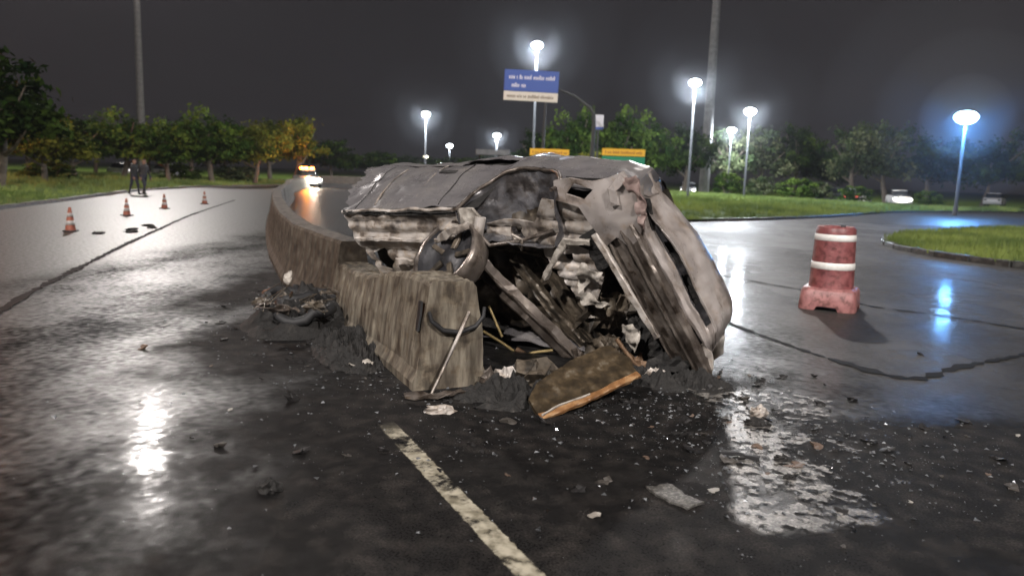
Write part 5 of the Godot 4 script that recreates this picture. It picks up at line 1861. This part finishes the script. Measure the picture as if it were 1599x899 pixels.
	# low drifts of soot and ash
	for d in [["black ash drift along the foot of the stained barrier", -1.45, -6.75, 0.34, 0.95, 0.17, 0.35], ["black ash drift between the barrier's end and the brown panel", 0.12, -5.42, 0.62, 0.36, 0.12, 0.0], ["black ash drift under the front rails beside the tan block", 1.28, -6.02, 0.55, 0.32, 0.11, -0.4]]:
		st = begin(false)
		var dx: float = d[1]
		grid(st, func(u: float, v: float):
			var p := Vector3(cos(u * TAU) * v * d[3], 0, sin(u * TAU) * v * d[4])
			p.y = (1.0 - v * v) * (d[5] * 0.75 + 0.16 * dent.get_noise_2d(p.x * 4.5 + dx, p.z * 4.5)) + 0.085 * (1.0 - v * 0.7) * fine.get_noise_2d(p.x * 13.0 + dx, p.z * 13.0) - 0.012
			return p, 84, 30)
		var m := obj("ash_drift", done(st), M.black)
		m.position = Vector3(d[1], 0.002, d[2])
		m.rotation.y = d[6]
		tag(m, d[0], "ash heap", "ash drifts round the wreck")
	# pieces that can be told apart
	flat_thing("crumpled_sheet", "pale crumpled foil scrap on the black ground beside the barrier's end", "scrap", Vector3(-1.2, 0.01, -6.1), 0.3, 0.1, pv([-0.1, -0.03, 0.02, -0.05, 0.1, -0.02, 0.08, 0.03, -0.02, 0.05, -0.09, 0.03]), M.sheet_white, 0.05)
	flat_thing("cracked_tile", "pale speckled tile fragment lying flat near the lane line", "tile", Vector3(0.86, 0.006, -3.73), 0.35, 0.0, pv([-0.08, -0.15, -0.02, -0.14, 0.05, -0.155, 0.075, -0.06, 0.065, 0.0, 0.1, 0.12, 0.03, 0.135, -0.02, 0.15, -0.05, 0.06, -0.085, -0.04]), M.tile, 0.014, 0.012)
	flat_thing("white_scrap", "tiny white paper scrap on the dark road below the car", "scrap", Vector3(0.43, 0.008, -3.47), 0.5, 0.0, pv([-0.035, -0.012, 0.0, -0.02, 0.035, 0.0, 0.02, 0.018, -0.02, 0.01]), M.sheet_white, 0.02)
	flat_thing("pale_chunk", "pale chunk on the barrier's foot, larger of the two", "scrap", Vector3(-2.95, 0.1, -10.3), 0.2, 0.5, pv([-0.12, -0.1, 0.1, -0.12, 0.14, 0.06, 0.0, 0.14, -0.12, 0.08]), M.sheet_white, 0.06, 0.03)
	flat_thing("pale_chunk", "pale chunk below the larger one at the barrier's foot", "scrap", Vector3(-2.75, 0.04, -9.4), 0.9, 0.2, pv([-0.2, -0.05, 0.16, -0.08, 0.2, 0.05, -0.1, 0.09]), M.pale, 0.06, 0.03)
	st = begin(false)
	beam(st, [Vector3(1.27, 0.022, -4.4), Vector3(1.36, 0.028, -4.36), Vector3(1.47, 0.02, -4.31)], 0.035, 0.022, Vector3.UP, 0.0, 0.006)
	tag(obj("charred_stick", done(st), M.rubber), "charred stick lying across the bright wet patch", "stick")
	lump_thing("pale_stone", "pale rounded stone at the upper end of the bright wet patch", "stone", Vector3(1.74, 0, -5.2), Vector3(0.06, 0.04, 0.05), M.pale, 3.0)
	lump_thing("black_clod", "black clod just below the pale stone on the bright wet patch", "clod", Vector3(1.66, 0, -4.98), Vector3(0.07, 0.03, 0.05), M.black, 4.0)
	lump_thing("black_clod", "black clod in the middle of the bright wet patch right of the stick", "clod", Vector3(1.62, 0, -4.33), Vector3(0.05, 0.022, 0.035), M.black, 5.0)
	lump_thing("black_clod", "black clod at the lower edge of the bright wet patch", "clod", Vector3(1.55, 0, -4.05), Vector3(0.03, 0.018, 0.025), M.black, 6.0)
	lump_thing("black_clod", "black clod on its own on the wet lane left of the white line", "clod", Vector3(-1.17, 0, -3.65), Vector3(0.05, 0.035, 0.045), M.black, 7.0)
	lump_thing("tan_block", "tan block resting beside the amber edged panel's upper end", "block", Vector3(1.17, 0.0, -6.0), Vector3(0.11, 0.07, 0.08), M.pale, 8.0, "", 0.35)
	lump_thing("pinkish_lump", "pinkish burnt lump beside the foot of the barrier's end", "scrap", Vector3(-0.14, 0, -5.62), Vector3(0.06, 0.09, 0.05), M.rail, 9.0)
	lump_thing("ash_lump", "pale ash lump under the rear of the engine bay", "scrap", Vector3(-0.02, 0, -5.75), Vector3(0.09, 0.08, 0.08), M.pale, 10.0)
	lump_thing("ash_lump", "low ash lump in front of the thin rod's foot", "scrap", Vector3(-0.46, 0, -5.02), Vector3(0.09, 0.03, 0.06), M.pale, 11.0)
	lump_thing("dark_lump", "dark lump between the barrier's end and the brown panel", "scrap", Vector3(0.2, 0, -5.7), Vector3(0.16, 0.13, 0.14), M.char, 12.0)
	lump_thing("dark_lump", "dark lump under the front cross rails", "scrap", Vector3(1.35, 0, -6.25), Vector3(0.17, 0.1, 0.13), M.black, 13.0)
	st = begin(false)
	beam(st, [Vector3(-0.72, 0.03, -5.25), Vector3(-0.5, 0.06, -5.3), Vector3(-0.2, 0.04, -5.42)], 0.05, 0.03, Vector3.UP, 0.0, 0.02)
	tag(obj("bent_strip", done(st), M.rail), "bent pinkish metal strip on the ground in front of the barrier's end", "metal strip")
	var which := ["nearest the viewer", "second from the viewer", "in the middle of its row", "second from the far end", "farthest from the viewer"]
	for i in 5:
		lump_thing("road_scrap", "dark flat scrap on the lane seam, " + which[i], "scrap", Vector3(-8.95 - i * 0.03 + r.randf_range(-0.25, 0.25), 0, -17.0 - i * 0.65), Vector3(r.randf_range(0.09, 0.17), 0.03, r.randf_range(0.1, 0.25)), M.black, 20.0 + i, "dark scraps along the lane seam")
	# heaps of burnt crumbs round the wreck
	var shard := begin(false)
	for k in 2:
		var a := Vector3(-0.5, 0, -0.3)
		tri(shard, Vector3(-0.5, 0.0, -0.35), Vector3(0.55, 0.05, -0.2), Vector3(0.05, 0.42, 0.1))
		tri(shard, Vector3(0.55, 0.05, -0.2), Vector3(-0.1, 0.0, 0.55), Vector3(0.05, 0.42, 0.1))
		tri(shard, Vector3(-0.1, 0.0, 0.55), Vector3(-0.5, 0.0, -0.35), Vector3(0.05, 0.42, 0.1))
	var shard_mesh := done(shard)
	var flake := begin(false)
	lump(flake, Vector3.ZERO, Vector3(1.0, 0.35, 0.7), 4.4, 5, 0.9)
	var flake_mesh := done(flake)
	crumbs("debris", "burnt crumbs and scraps strewn round the wreck", shard_mesh, M.crumb, 4200, 0.006, 0.036, 3)
	crumbs("scrap_debris", "larger burnt scraps and flakes strewn round the wreck", flake_mesh, M.crumb, 260, 0.014, 0.06, 8)
	crumbs("glass_debris", "broken glass bits glinting round the wreck", shard_mesh, M.glassbits, 220, 0.004, 0.012, 4)

func crumbs(called: String, label: String, mesh: Mesh, m: Material, count: int, small: float, large: float, seed_at: int) -> void:
	var r: RandomNumberGenerator = RandomNumberGenerator.new()
	r.seed = seed_at
	var mm := MultiMesh.new()
	mm.transform_format = MultiMesh.TRANSFORM_3D
	mm.use_colors = true
	mm.mesh = mesh
	mesh.surface_set_material(0, m)
	mm.instance_count = count
	var fields := [[0.1, -5.5, 0.9, 0.5], [0.9, -5.5, 1.0, 0.5], [1.6, -5.2, 0.7, 0.6], [2.4, -4.5, 0.9, 0.7], [-1.2, -6.4, 0.7, 1.0], [-2.2, -7.8, 0.7, 1.2], [0.2, -4.6, 1.4, 0.8], [1.4, -4.2, 0.5, 0.7], [1.7, -6.2, 0.5, 0.4], [-2.8, -9.5, 0.6, 1.5], [0.0, -4.5, 4.0, 2.4]]
	for i in count:
		var fld = fields[r.randi() % fields.size()]
		var p := Vector3(fld[0] + r.randfn() * fld[2] * 0.7, 0.011, minf(fld[1] + r.randfn() * fld[3] * 0.7, -2.0))
		var s := small + (large - small) * pow(r.randf(), 4.0)
		mm.set_instance_transform(i, Transform3D(Basis.from_euler(Vector3(r.randf_range(-0.5, 0.5), r.randf() * TAU, r.randf_range(-0.5, 0.5))).scaled(Vector3(s, s * r.randf_range(0.5, 1.1), s)), p))
		var t := r.randf()
		mm.set_instance_color(i, lin(0.012, 0.011, 0.011) if t < 0.76 else lin(0.05, 0.044, 0.038) if t < 0.9 else lin(0.11, 0.075, 0.055) if t < 0.972 else lin(0.28, 0.265, 0.24))
	var o := MultiMeshInstance3D.new()
	o.name = numbered(called)
	o.multimesh = mm
	add_child(o, true)
	tag(o, label, "debris")
	o.set_meta("kind", "stuff")
